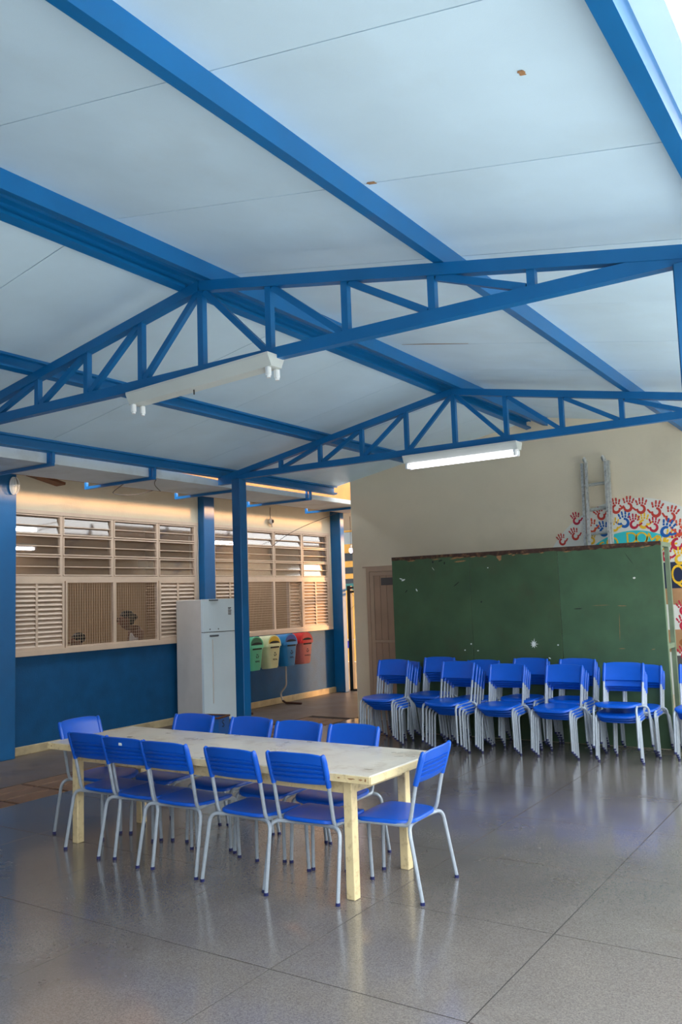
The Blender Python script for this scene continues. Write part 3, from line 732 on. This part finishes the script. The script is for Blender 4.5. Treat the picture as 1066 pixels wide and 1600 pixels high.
# paint marks on the board
def mark(pts, material): MB().extrude(pts, 1, by-.0022, by-.0004).build('paint_mark', material, bd, smooth=0)
def stroke(x, z, l, w_, a, material):
    c, s = math.cos(a), math.sin(a)
    mark([(x+c*u*l-s*v*w_, z+s*u*l+c*v*w_) for u, v in ((-.5, 0), (-.2, -.5), (.2, -.45), (.5, 0), (.25, .5), (-.25, .4))], material)
star = []
for k in range(18):
    r_ = (.052 if k % 2 == 0 else .02)*random.uniform(.7, 1.1); star.append((-3.37+r_*math.cos(k*PI/9), 1.03+r_*math.sin(k*PI/9)*1.1))
mark(star, 'paint_white')
for (x, z, l, w_, a, mm) in ((-4.985, 1.80, .05, .012, -.3, 'paint_white'), (-4.955, 1.785, .06, .018, .3, 'paint_white'), (-4.78, 1.66, .04, .016, -1.1, 'paint_white'), (-4.92, 1.65, .05, .012, .8, 'paint_dark'), (-4.45, 1.99, .06, .014, .2, 'paint_dark'),
                             (-4.55, 1.98, .03, .02, 1.2, 'paint_dark'), (-4.40, 1.96, .035, .016, 1.4, 'paint_dark'), (-4.26, 1.71, .10, .010, .6, 'paint_dark'), (-4.2, 1.97, .16, .016, .05, 'chip_wood'), (-3.96, 1.5, .02, .02, 0, 'paint_dark'),
                             (-3.86, 1.88, .016, .012, 0, 'paint_white'), (-4.11, 1.03, .02, .018, 0, 'paint_white'), (-4.19, .96, .02, .014, 0, 'paint_white'), (-4.03, .955, .024, .012, 0, 'paint_white'), (-3.72, 2.0, .06, .10, .3, 'chip_wood'),
                             (-2.86, 1.40, .1, .01, 0, 'paint_dark'), (-2.40, 1.42, .10, .007, -.05, 'chip_wood'), (-2.62, 1.43, .2, .004, .02, 'chip_wood'), (-2.44, 1.2, .30, .004, 1.53, 'chip_wood'), (-2.43, .985, .07, .006, 0, 'chip_wood'),
                             (-2.3, 1.9, .16, .005, -1.0, 'paint_dark'), (-1.98-.28, 1.70, .03, .02, 0, 'mural_white'), (-3.10, 1.02, .02, .016, 0, 'paint_white'), (-3.2, .88, .03, .012, -.5, 'paint_white'), (-4.55, 1.9, .05, .004, -.9, 'mural_white'), (-12.06, 1.83, .25, .006, -1.0, 'mural_white'), (-12.0, 1.86, .22, .005, -1.0, 'mural_white'), (-2.12, .98, .04, .006, .1, 'chip_wood')):
    stroke(x, z, l, w_, a, mm)
# a white offcut leaning behind the frame, seen through its end
# ------------------------------------------------------------------ mural on the wall
mu = empty('wall_mural', (0, 0, 0), 0, 'round white mural of coloured handprints painted on the cream wall', 'mural')
MX, MZ, MR = -2.44, 1.50, 1.10
def disc_poly(r0, n=56, a0=0, a1=2*PI): return [(MX+r0*math.cos(a0+(a1-a0)*k/n), MZ+r0*math.sin(a0+(a1-a0)*k/n)) for k in range(n)]
def ring(r0, r1, a0, a1, n=30):
    return [(MX+r1*math.cos(a0+(a1-a0)*k/n), MZ+r1*math.sin(a0+(a1-a0)*k/n)) for k in range(n+1)]+[(MX+r0*math.cos(a1+(a0-a1)*k/n), MZ+r0*math.sin(a1+(a0-a1)*k/n)) for k in range(n+1)]
def flat(poly, name, material, lvl): return MB().extrude(poly, 1, YW-.0012*lvl, YW+.004).build(name, material, mu, smooth=0)
flat(disc_poly(MR), 'white_disc', 'mural_white', 1)
flat(ring(.56, .735, R(64), R(140)), 'cyan_band', 'mural_cyan', 2)
flat([(-2.6, 1.58), (-1.36, 1.58), (-1.36, 1.88), (-2.2, 1.86), (-2.6, 1.84)], 'navy_band', 'mural_navy', 2)
flat([(-2.6, 1.44), (-1.36, 1.36), (-1.36, 1.58), (-2.6, 1.58)], 'tan_band', 'mural_tan', 2)
flat([(-2.6, .90), (-1.44, .90), (-1.36, 1.16), (-2.6, 1.12)], 'tan_band', 'mural_tan', 2)
flat([(-1.90, 1.14), (-1.40, 1.14), (-1.37, 1.34), (-1.90, 1.34)], 'cyan_patch', 'mural_cyan', 3)
flat([(MX+.62+.10*math.cos(k*PI/8), .98+.06*math.sin(k*PI/8)) for k in range(16)], 'brown_shape', 'mural_brown', 3)
flat([(MX+.50+.09*math.cos(k*PI/8), 1.0+.05*math.sin(k*PI/8)) for k in range(16)], 'brown_shape', 'mural_brown', 3)
flat([(-1.86, .70), (-1.6, .70), (-1.6, .82), (-1.72, .86), (-1.86, .80)], 'teal_patch', 'p_teal', 2)
flat([(-2.06, .45), (-1.88, .45), (-1.88, .86), (-2.06, .86)], 'grey_patch', 'plate_grey', 3)
def letters(body, r0, a_mid, step, size, material):
    n = len(body)
    for i, ch in enumerate(body):
        if ch == ' ': continue
        a = a_mid-(i-(n-1)/2)*step
        text_mesh('painted_letter', ch, size, material, mu, (MX+r0*math.cos(a), YW-.0045, MZ+r0*math.sin(a)), (PI/2, a-PI/2, 0) if False else (PI/2, -(a-PI/2), 0), .001, .95)
letters('SO DOMM', .645, R(91), R(9.6), .19, 'p_yellow')
text_mesh('painted_letter', 'QUA', .30, 'p_yellow', mu, (-1.86, YW-.0045, 1.715), (PI/2, 0, 0), .001, .62)
text_mesh('painted_letter', 'ES', .22, 'mural_navy', mu, (-1.70, YW-.0055, 1.24), (PI/2, 0, 0), .001, .8)
HANDS = {}
def hand(px, pz, material, size=.17, rot=0, mirror=1):
    if material not in HANDS:
        mb = MB(); n = 14
        # open C-shaped palm print, thumb and four fingers in two strokes each
        a0, a1 = R(40), R(320); n = 16
        arc = [a0+(a1-a0)*k/n for k in range(n+1)]
        o_ = [(.31*math.cos(a+PI*.25), -.16+.33*math.sin(a+PI*.25)) for a in arc]
        i_ = [(.02+.16*math.cos(a+PI*.25), -.13+.17*math.sin(a+PI*.25)) for a in arc]
        q = n+1
        vs = [(u, 0, v) for u, v in o_]+[(u, 0, v) for u, v in i_]+[(u, .02, v) for u, v in o_]+[(u, .02, v) for u, v in i_]
        fs = [(0, q, 3*q, 2*q), (n, 2*q+n, 3*q+n, q+n)]
        for k in range(n):
            fs += [(k, k+1, q+k+1, q+k), (2*q+k, 3*q+k, 3*q+k+1, 2*q+k+1), (k, 2*q+k, 2*q+k+1, k+1), (q+k, q+k+1, 3*q+k+1, 3*q+k)]
        mb.add(vs, fs)
        def fing(x0, z0, x1, z1, w0):
            d = Vector((x1-x0, 0, z1-z0)); L0 = d.length; d.normalize(); s_ = Vector((-d.z, 0, d.x))
            c0 = Vector((x0, 0, z0)); pts = []
            for (t_, ww) in ((0, .6), (.25, 1), (.55, .85), (.85, .95), (1, .4)):
                pts.append((c0+d*L0*t_, w0*ww))
            vs = []
            for dep in (0, .02):
                for p, ww in pts: vs.append(p+s_*ww+Vector((0, dep, 0)))
                for p, ww in pts[::-1]: vs.append(p-s_*ww+Vector((0, dep, 0)))
            m_ = len(pts)*2
            mb.add(vs, [tuple(range(m_)), tuple(range(m_, 2*m_))[::-1]]+[(k, (k+1) % m_, (k+1) % m_+m_, k+m_) for k in range(m_)])
        for (x0, z0, x1, z1) in ((-.24, .12, -.37, .46), (-.09, .18, -.13, .62), (.07, .18, .11, .60), (.22, .12, .34, .46)):
            fing(x0, z0, x0+(x1-x0)*.36, z0+(z1-z0)*.36, .062); fing(x0+(x1-x0)*.40, z0+(z1-z0)*.40, x1, z1, .060)
        fing(.31, -.24, .56, -.02, .065)
        HANDS[material] = mb.build('handprint', material, mu, smooth=0); h = HANDS[material]
    else: h = link_copy(HANDS[material], mu)
    h.location = (px, YW-.0035-random.uniform(0, .0008), pz); size *= .88; h.scale = (size*mirror, .05, size); h.rotation_euler = (0, rot, 0)
def px2wall(x, y):
    d = cf+cr*((x-533)/1317.68)+cu*((800-y)/1317.68); t = YW/d.y
    return d.x*t, 1.6+d.z*t
for (hx_, hy_, mm, sz, ro, mi) in ((95, 435, 'p_red', .15, -.3, 1), (200, 390, 'p_red', .16, -.3, 1), (210, 265, 'p_crimson', .16, -.2, 1), (405, 225, 'p_red', .17, -.45, 1), (335, 325, 'p_orange', .18, -.15, 1), (530, 165, 'p_red', .19, -.1, 1), (630, 150, 'p_red', .19, .1, -1),
                               (735, 165, 'p_red', .19, .05, -1), (860, 190, 'p_red', .20, .2, -1), (980, 230, 'p_red', .20, .35, -1), (680, 290, 'p_crimson', .18, .1, 1), (840, 315, 'p_crimson', .18, .1, -1), (1050, 340, 'p_orange', .2, .3, -1), (1030, 440, 'p_crimson', .24, .1, 1),
                               (600, 275, 'p_blue', .20, -.05, -1), (430, 350, 'p_blue', .19, -.2, 1), (945, 345, 'p_blue', .22, .45, 1), (755, 285, 'p_yellow', .19, 0, 1), (520, 315, 'p_yellow', .17, 0, 1), (335, 425, 'p_yellow', .15, 0, -1), (965, 420, 'p_yellow', .2, .6, 1), (1050, 570, 'p_yellow', .2, .1, 1), (940, 545, 'p_crimson', .2, .1, 1)):
    wx, wz = px2wall(860+hx_/5.175, 760+hy_/5.175); hand(wx, wz, mm, sz, ro, mi)
for (wx, wz, mm) in ((-1.96, 1.36, 'p_crimson'), (-1.97, 1.20, 'p_crimson'), (-1.74, 1.42, 'p_pink'), (-1.98, .88, 'p_crimson'), (-1.6, 1.45, 'p_orange'), (-1.7, .86, 'p_pink'), (-1.58, 2.0, 'p_red'), (-1.45, 1.95, 'p_blue')): hand(wx, wz, mm, .18, random.uniform(-.5, .5))

# ------------------------------------------------------------------ ladder behind the board
ld = empty('ladder', (-2.79, 9.40, 0), 0, 'weathered aluminium extension ladder leaning on the wall above the board', 'ladder')
def lp(x, z): return (x, .0+.055*z, z)
for x in (-.145, .15): MB().bar(lp(x, .02), lp(x, 3.04), .03, .05, up=(0, 1, 0)).build('rail', 'aluminium', ld)
for x in (-.09,): MB().bar((x, .055*.02-.05, .3), (x, .055*3.06-.035, 3.06), .026, .04, up=(0, 1, 0)).build('fly_rail', 'aluminium', ld)
MB().bar((.15+.0, .055*.3-.05, .3), (.125, .055*3.06-.04, 3.06), .026, .03, up=(0, 1, 0)).build('fly_rail', 'aluminium', ld)
for z in (.26, .55, .83, 1.11, 1.39, 1.67, 1.945, 2.22, 2.495, 2.78): MB().tube([lp(-.15, z), lp(.15, z+.012)], .018, 8).build('rung', 'aluminium', ld)
for x in (-.085, .125):
    MB().tube([(x, .09, 3.03), (x, .09, 3.06), (x-.01, .075, 3.085), (x-.02, .10, 3.075), (x-.01, .12, 3.05)], .018, 8).build('hook', 'aluminium', ld)

# ------------------------------------------------------------------ fridge
fa = math.atan2(.19, .98)
fg = empty('refrigerator', (-7.55, 8.17, 0), 0, 'tall white two-door refrigerator beside the slim blue column', 'refrigerator')
# local: x along door width, y to the back
fg.rotation_euler = (0, 0, PI/2-fa)
dw, dd, dh = .57, .60, 1.64
MB().box((.002, .05, .06), (dw-.002, dd, dh-.004), .006).build('cabinet', 'fridge_side', fg)
def door_prof(z0, z1, name):
    n = 12; p = [(0, .045)]+[(dw*k/n, -.016*math.sin(PI*k/n)**.7) for k in range(n+1)]+[(dw, .045)]
    return MB().extrude(p, 2, z0, z1).build(name, 'fridge_white', fg, smooth=25)
d1 = door_prof(.08, 1.208, 'lower_door'); d2 = door_prof(1.218, dh, 'freezer_door')
box('gasket', (.01, .044, .08), (dw-.01, .052, dh-.01), 'gasket', fg)
for d, zz in ((d1, 1.165), (d2, dh-.012)):
    MB().box((.09, -.028, zz-.012), (.235, -.008, zz+.012), .006).build('handle', 'fridge_grey', d)
MB().box((.13, -.020, .3), (.142, -.010, 1.12), .003).build('trim_line', 'fridge_side', d1)
for x in (.10, .235): MB().ball((x, -.014, 1.25), (.01, .006, .01), 8, 6).build('door_stud', 'fridge_grey', d2)
for k, (zz, w_) in enumerate(((1.515, .05), (1.50, .04), (1.482, .055), (1.465, .05), (1.448, .05), (1.43, .05))):
    box('label_print', (.40, -.0145, zz), (.40+w_, -.010, zz+.010), 'print_dark' if k < 2 else 'plate_grey', d2)
for x in (.05, dw-.05):
    for yy in (.1, .54): MB().tube([(x, yy, 0), (x, yy, .065)], .02, 10).build('foot', 'gasket', fg)
# crate with S beside the fridge
ct = empty('storage_crate', (-7.06, 7.76, 0), R(12), 'blue plastic crate marked with a black S, on the floor before the fridge', 'crate')
MB().box((-.17, -.13, 0), (.17, .13, .012)).box((-.17, -.13, .012), (.17, -.118, .23)).box((-.17, .118, .012), (.17, .13, .23)).box((-.17, -.118, .012), (-.158, .118, .23)).box((.158, -.118, .012), (.17, .118, .23)).build('crate_shell', 'crate_blue', ct)
MB().box((-.18, -.14, .22), (.18, -.118, .24)).box((-.18, .118, .22), (.18, .14, .24)).box((-.18, -.118, .22), (-.158, .118, .24)).box((.158, -.118, .22), (.18, .118, .24)).build('rim', 'wood_brown', ct)
text_mesh('letter', 'S', .12, 'print_dark', ct, (.1715, -.02, .15), (PI/2, 0, PI/2)); MB().tube([(-.08, -.1315, .13), (-.08, -.1295, .13)], .022, 12).build('round_mark', 'crate_red', ct)

# ------------------------------------------------------------------ recycling bins on their stand
st = empty('bin_stand', (0, 0, 0), 0, 'white tube stand carrying the four recycling bins', 'stand')
for yb in (10.52, 9.35):
    MB().tube(fillet([(-8.12, yb+.03, .05), (-8.14, yb, .16), (-8.02, yb, .28), (-8.02, yb, .92)], .05), .014, 8).build('post', 'stand_white', st)
    MB().tube([(-8.12, yb+.03, .05), (-8.06, yb+.03, .018), (-7.76, yb+.03, .018)], .016, 8).build('foot_bar', 'stand_brown', st)
MB().tube([(-8.02, 9.2, .92), (-8.02, 10.95, .92)], .014, 8).build('cross_bar', 'stand_white', st)
MB().tube([(-8.02, 9.2, .66), (-8.02, 10.95, .66)], .012, 8).build('cross_bar', 'stand_white', st)
def recycle(parent, x, z0, s):
    mb = MB()
    for k in range(3):
        a = 2*PI*k/3+PI/2
        # each arrow: a bent bar round a corner of the triangle
        pts = [(.55, -1.0), (.55, .35), (.95, .35), (.30, 1.0), (-.35, .35), (.10, .35), (.10, -.6)]
        vs = []
        for dep in (-.001, .001):
            for u, v in pts:
                u2, v2 = u*.5+.35, v*.5
                vs.append((x+dep, s*(u2*math.cos(a)-v2*math.sin(a)), z0+s*(u2*math.sin(a)+v2*math.cos(a))))
        n = len(pts); mb.add(vs, [tuple(range(n)), tuple(range(n, 2*n))[::-1]]+[(i, (i+1) % n, (i+1) % n+n, i+n) for i in range(n)])
    return mb.build('recycling_symbol', 'print_dark', parent, smooth=0)
def bin_(yc, body, dark, word, label):
    b = empty('recycling_bin', (-7.86, yc, .60), 0, label, 'bin', 'recycling bins'); b.rotation_euler = (0, R(-4), 0)
    def rr(hw, hd, z, r_=.05, n=5):
        out = []
        for (cx, cy, a0) in ((hd-r_, hw-r_, 0), (-hd+r_, hw-r_, PI/2), (-hd+r_, -hw+r_, PI), (hd-r_, -hw+r_, 1.5*PI)):
            for k in range(n): a = a0+PI/2*k/(n-1); out.append((cx+r_*math.cos(a), cy+r_*math.sin(a), z))
        return out
    mb = MB(); rings = [rr(.105, .085, 0), rr(.118, .095, .03), rr(.155, .125, .30), rr(.158, .128, .315)]
    n = len(rings[0]); vs = [p for r_ in rings for p in r_]; fs = [tuple(range(n))[::-1], tuple(range(3*n, 4*n))]
    for i in range(3):
        for k in range(n): fs.append((i*n+k, i*n+(k+1) % n, (i+1)*n+(k+1) % n, (i+1)*n+k))
    mb.add(vs, fs); bo = mb.build('bin_body', body, b, smooth=40)
    mb = MB(); rings = [rr(.17, .14, .315), rr(.17, .14, .355)]; vs = [p for r_ in rings for p in r_]
    mb.add(vs, [tuple(range(n))[::-1], tuple(range(n, 2*n))]+[(k, (k+1) % n, n+(k+1) % n, n+k) for k in range(n)]); li = mb.build('lid_rim', dark if word == 'PLASTICO' else body, b, smooth=40)
    # domed lid: half cylinder along x with a half round mouth at the front
    poly = [(.155*math.cos(PI*k/14), .355+.125*math.sin(PI*k/14)) for k in range(15)]
    MB().extrude(poly, 0, -.13, .125).build('lid', dark if word == 'PLASTICO' else body, b, smooth=30)
    poly = [(.13*math.cos(PI*k/14), .358+.105*math.sin(PI*k/14)) for k in range(15)]
    fl = MB().extrude(poly, 0, .10, .129).build('flap', dark, b, smooth=30)
    poly = [(.12*math.cos(PI*k/14), .360+.035*math.sin(PI*k/14)) for k in range(15)]
    MB().extrude(poly, 0, .11, .1305).build('mouth', 'bin_hole', fl, smooth=30)
    MB().box((.10, -.10, .292), (.1305, .10, .312)).build('handle_recess', 'bin_hole', b)
    for s in (-1, 1): MB().box((.0, s*.155-.012, .29), (.03, s*.155+.012, .33), .004).build('latch', 'stand_white', b)
    sy = recycle(bo, 0, 0, .042); sy.location = (.122, 0, .20); sy.rotation_euler = (0, R(6.5), 0)
    tx = text_mesh('lettering', word, .034, 'print_dark', bo, (.1155, 0, .125), (PI/2, 0, PI/2)); tx.rotation_euler = (PI/2-R(6.5), 0, PI/2)
    return b
bin_(10.74, 'bin_red', 'bin_red_d', 'PLASTICO', 'red recycling bin, rightmost of the four under the window')
bin_(10.33, 'bin_blue', 'bin_blue_d', 'PAPEL', 'blue recycling bin between the yellow and the red one')
bin_(9.92, 'bin_yellow', 'bin_yellow_d', 'METAL', 'pale yellow recycling bin between the green and the blue one')
bin_(9.51, 'bin_green', 'bin_green_d', 'VIDRO', 'green recycling bin, partly behind the slim blue column')

# ------------------------------------------------------------------ people in the room
def skinned(name, joints, edges, material, parent=None, sub=2):
    me = bpy.data.meshes.new(name); me.from_pydata([j[0] for j in joints], edges, []); me.update()
    o = bpy.data.objects.new(name, me); COL.objects.link(o)
    md = o.modifiers.new('skin', 'SKIN'); md.use_smooth_shade = True
    for i, j in enumerate(joints):
        r_ = j[1]; me.skin_vertices[0].data[i].radius = (r_, r_) if not isinstance(r_, tuple) else r_
    me.skin_vertices[0].data[0].use_root = True
    sb = o.modifiers.new('sub', 'SUBSURF'); sb.levels = sub; sb.render_levels = sub
    dg = bpy.context.evaluated_depsgraph_get(); m2 = bpy.data.meshes.new_from_object(o.evaluated_get(dg))
    o.modifiers.clear(); o.data = m2; m2.materials.clear(); m2.materials.append(MATS[material])
    m2.polygons.foreach_set('use_smooth', [True]*len(m2.polygons))
    o.parent = parent; return o
def person(loc, rz, H, shirt, label, seated=False, bun=True, lean=0):
    ly_, lz_ = .13*lean, -.09*lean
    k = H/1.4
    def P(x, y, z): return (x*k, y*k, z*k)
    t = empty('person', loc, rz, label, 'person')
    # facing +y
    hipz = .70
    if seated:
        legs = [((.09, .02, .42), .07), ((.10, .40, .42), .055), ((.10, .40, .06), .035), ((.10, .50, .03), .03)]
        hipz = .44
    else:
        legs = [((.085, .0, hipz-.04), .07), ((.09, .02, .38), .052), ((.09, -.01, .06), .034), ((.09, .10, .03), .03)]
    up_ = hipz-.70
    J = [((0, 0, hipz), (.10, .08)), ((0, -.005, hipz+.14), (.10, .07)), ((0, 0, hipz+.30), (.115, .075)), ((0, 0, hipz+.40), (.06, .05)), ((0, .01+ly_*.6, hipz+.46+lz_*.7), (.04, .04)),
         ((0, .02+ly_, hipz+.53+lz_), (.064, .074)), ((0, .015+ly_, hipz+.62+lz_), (.070, .078)), ((0, .01+ly_, hipz+.68+lz_), (.04, .045))]
    E_ = [(i, i+1) for i in range(7)]
    for s in (-1, 1):
        b0 = len(J)
        for (p, r_) in legs: J.append(((s*p[0], p[1], p[2]), r_))
        E_ += [(0, b0), (b0, b0+1), (b0+1, b0+2), (b0+2, b0+3)]
        b1 = len(J)
        for (p, r_) in (((.15, 0, hipz+.36), .042), ((.19, .02, hipz+.14), .034), ((.14, .20, hipz+.10), .026), ((.11, .27, hipz+.13), .024)): J.append(((s*p[0], p[1], p[2]), r_))
        E_ += [(2, b1), (b1, b1+1), (b1+1, b1+2), (b1+2, b1+3)]
    J = [(P(*p), tuple(x*k for x in r_) if isinstance(r_, tuple) else r_*k) for p, r_ in J]
    body = skinned('body', J, E_, 'skin', t)
    # face features and fingers
    hz = hipz+.60+lz_
    fc = MB().ball(P(0, .108+ly_, hz-.015), (.012*k, .016*k, .018*k), 8, 6); fc.build('nose', 'skin', body)
    for s in (-1, 1): MB().ball(P(s*.028, .094+ly_, hz+.012), .008*k, 8, 6).build('eye', 'hair', body)
    MB().ball(P(0, .094+ly_, hz-.05), (.022*k, .008*k, .006*k), 8, 6).build('mouth', 'p_crimson', body)
    for s in (-1, 1): MB().ball(P(s*.076, .01+ly_, hz), (.01*k, .018*k, .028*k), 8, 6).build('ear', 'skin', body)
    for s in (-1, 1):
        for f in range(4):
            bx = s*(.11+(f-1.5)*.015)
            MB().tube([P(bx, .275, hipz+.13), P(bx-s*.004, .31+.004*(f in (1, 2)), hipz+.135), P(bx-s*.006, .335+.006*(f in (1, 2)), hipz+.115)], [.0085*k, .008*k, .006*k], 6).build('finger', 'skin', body)
        MB().tube([P(s*.085, .26, hipz+.135), P(s*.068, .285, hipz+.135), P(s*.062, .305, hipz+.13)], [.009*k, .008*k, .006*k], 6).build('thumb', 'skin', body)
    h = MB().ball(P(0, -.014+ly_, hz+.042), (.080*k, .086*k, .068*k), 16, 10)
    if bun: h.ball(P(0, -.11+ly_, hz+.02), (.04*k, .04*k, .04*k), 12, 8); h.ball(P(0, -.06+ly_, hz-.02), (.06*k, .05*k, .06*k), 12, 8)
    h.build('hair', 'hair', t)
    sj = [((0, 0, hipz-.03), (.115, .095)), ((0, -.005, hipz+.14), (.113, .083)), ((0, 0, hipz+.30), (.13, .088)), ((0, 0, hipz+.37), (.085, .062))]
    skinned('shirt', [(P(*p), tuple(x*k for x in r_)) for p, r_ in sj], [(0, 1), (1, 2), (2, 3)], shirt, t)
    tj = [((0, 0, hipz), (.105, .088))]; te = []
    for s in (-1, 1):
        b0 = len(tj)
        for (p, r_) in legs[:3]: tj.append(((s*p[0], p[1], p[2]+(.06 if p[2] < .1 else 0)), r_+.012))
        te += [(0, b0), (b0, b0+1), (b0+1, b0+2)]
    skinned('trousers', [(P(*p), tuple(x*k for x in r_) if isinstance(r_, tuple) else r_*k) for p, r_ in tj], te, 'trousers', t)
    return t
person((-9.25, 8.60, 0), PI-.35, 1.62, 'shirt_white', 'dark haired person in a white top standing behind the wire screen', bun=True, lean=1)
person((-9.25, 7.56, 0), PI-.3, 1.53, 'shirt_blue', 'dark haired person in blue seated low behind the wire screen', seated=True, bun=False)
chb = empty('stool', (-9.25, 7.56, 0), 0, 'low stool under the seated person behind the screen', 'stool')
MB().box((-.16, -.16, .33), (.16, .16, .376), .01).build('seat', 'wood_brown', chb)
for sx in (-1, 1):
    for sy in (-1, 1): MB().box((sx*.13-.016, sy*.13-.016, 0), (sx*.13+.016, sy*.13+.016, .33)).build('leg', 'wood_brown', chb)

# ------------------------------------------------------------------ far end: gate and what lies beyond
gtf = empty('gate', (0, 0, 0), 0, 'dark metal gate frame at the far end of the walkway', 'gate')
yg = 12.40
MB().box((-8.07, yg, 0), (-8.0, yg+.06, 1.80)).build('jamb', 'gate_dark', gtf); MB().box((-6.2, yg, 0), (-6.15, yg+.06, 1.80)).build('jamb', 'gate_dark', gtf)
for z in (1.75, 1.68): MB().box((-8.0, yg, z), (-6.2, yg+.05, z+.035)).build('lintel', 'gate_dark', gtf)
MB().box((-8.0, yg, .0), (-6.2, yg+.05, .03)).build('threshold', 'gate_dark', gtf)
dw_ = MB()
for k in range(-6, 12):
    for s in (-1, 1):
        x0 = -8.0+k*.16
        a = Vector((x0, yg+.02, 1.40 if s > 0 else 1.68)); b = Vector((x0+.28, yg+.02, 1.68 if s > 0 else 1.40))
        if a.x >= -8.0 and b.x <= -6.2: dw_.tube([a, b], .0025, 5)
o = dw_.build('wire_mesh', 'gate_dark', gtf, smooth=0); o['kind'] = 'stuff'
box('far_roof', (-15, 12.7, 3.3), (-7.8, 18.2, 3.4), 'roof_top', rf)
box('far_paving', (-15, 12.6, -.03), (-6.2, 18, -.005), 'far_sand', rf)
fw = box('wall_far', (-15, 18.0, 0), (-4.6, 18.2, 7.5), 'far_yellow'); tag(fw, 'striped yellow wall seen through the far gate', 'wall', kind='structure')  # unseen height and right run added to block bright sky
for (z0, z1, mm) in ((2.95, 3.25, 'far_grey'), (2.52, 2.72, 'far_dark'), (2.2, 2.36, 'far_dark'), (1.95, 2.07, 'far_dark'), (1.78, 1.95, 'far_teal')): box('painted_stripe', (-15, 17.985, z0), (-4.6, 18.0, z1), mm, fw)
MB().extrude([(-12.0+.12*math.cos(k*PI/10), 1.05+.42*math.sin(k*PI/10)) for k in range(20)], 1, 17.98, 18.0).build('painted_leaf', 'far_orange', fw, smooth=0)
MB().extrude([(-12.18+.08*math.cos(k*PI/10), 1.0+.5*math.sin(k*PI/10)) for k in range(20)], 1, 17.986, 18.0).build('painted_leaf', 'far_green', fw, smooth=0)
dk = empty('school_desk', (-10.6, 15.6, 0), 0, 'small blue school desk beyond the far gate', 'desk')
MB().box((-.45, -.25, .66), (.45, .25, .69), .006).build('desktop', 'stand_white', dk); MB().box((-.42, -.23, .50), (.42, .23, .655), .006).build('drawer_box', 'seat_blue_dark', dk)
for sx in (-1, 1):
    for sy in (-1, 1): MB().tube([(sx*.4, sy*.2, 0), (sx*.4, sy*.2, .5)], .014, 8).build('leg', 'tube_grey', dk)
lb = empty('hanging_bulb', (-8.0, 12.47, 2.42), 0, 'glowing bulb hanging just beyond the far column', 'lamp')
MB().ball((0, 0, 0), (.035, .035, .045), 12, 8).build('bulb', 'bulb', lb); MB().tube([(0, 0, .04), (0, 0, .10)], .018, 8).build('holder', 'stand_white', lb); MB().tube([(0, 0, .10), (0, 0, .6)], .004, 6).build('cord', 'cable', lb)

lw_ = MB().bar((-7.95, 5.86, 3.085), (-7.95, 6.27, 3.005), .16, .03).build('loose_board', 'wood_brown'); tag(lw_, 'short brown board slipping from the eave beside the caged lamp', 'board')
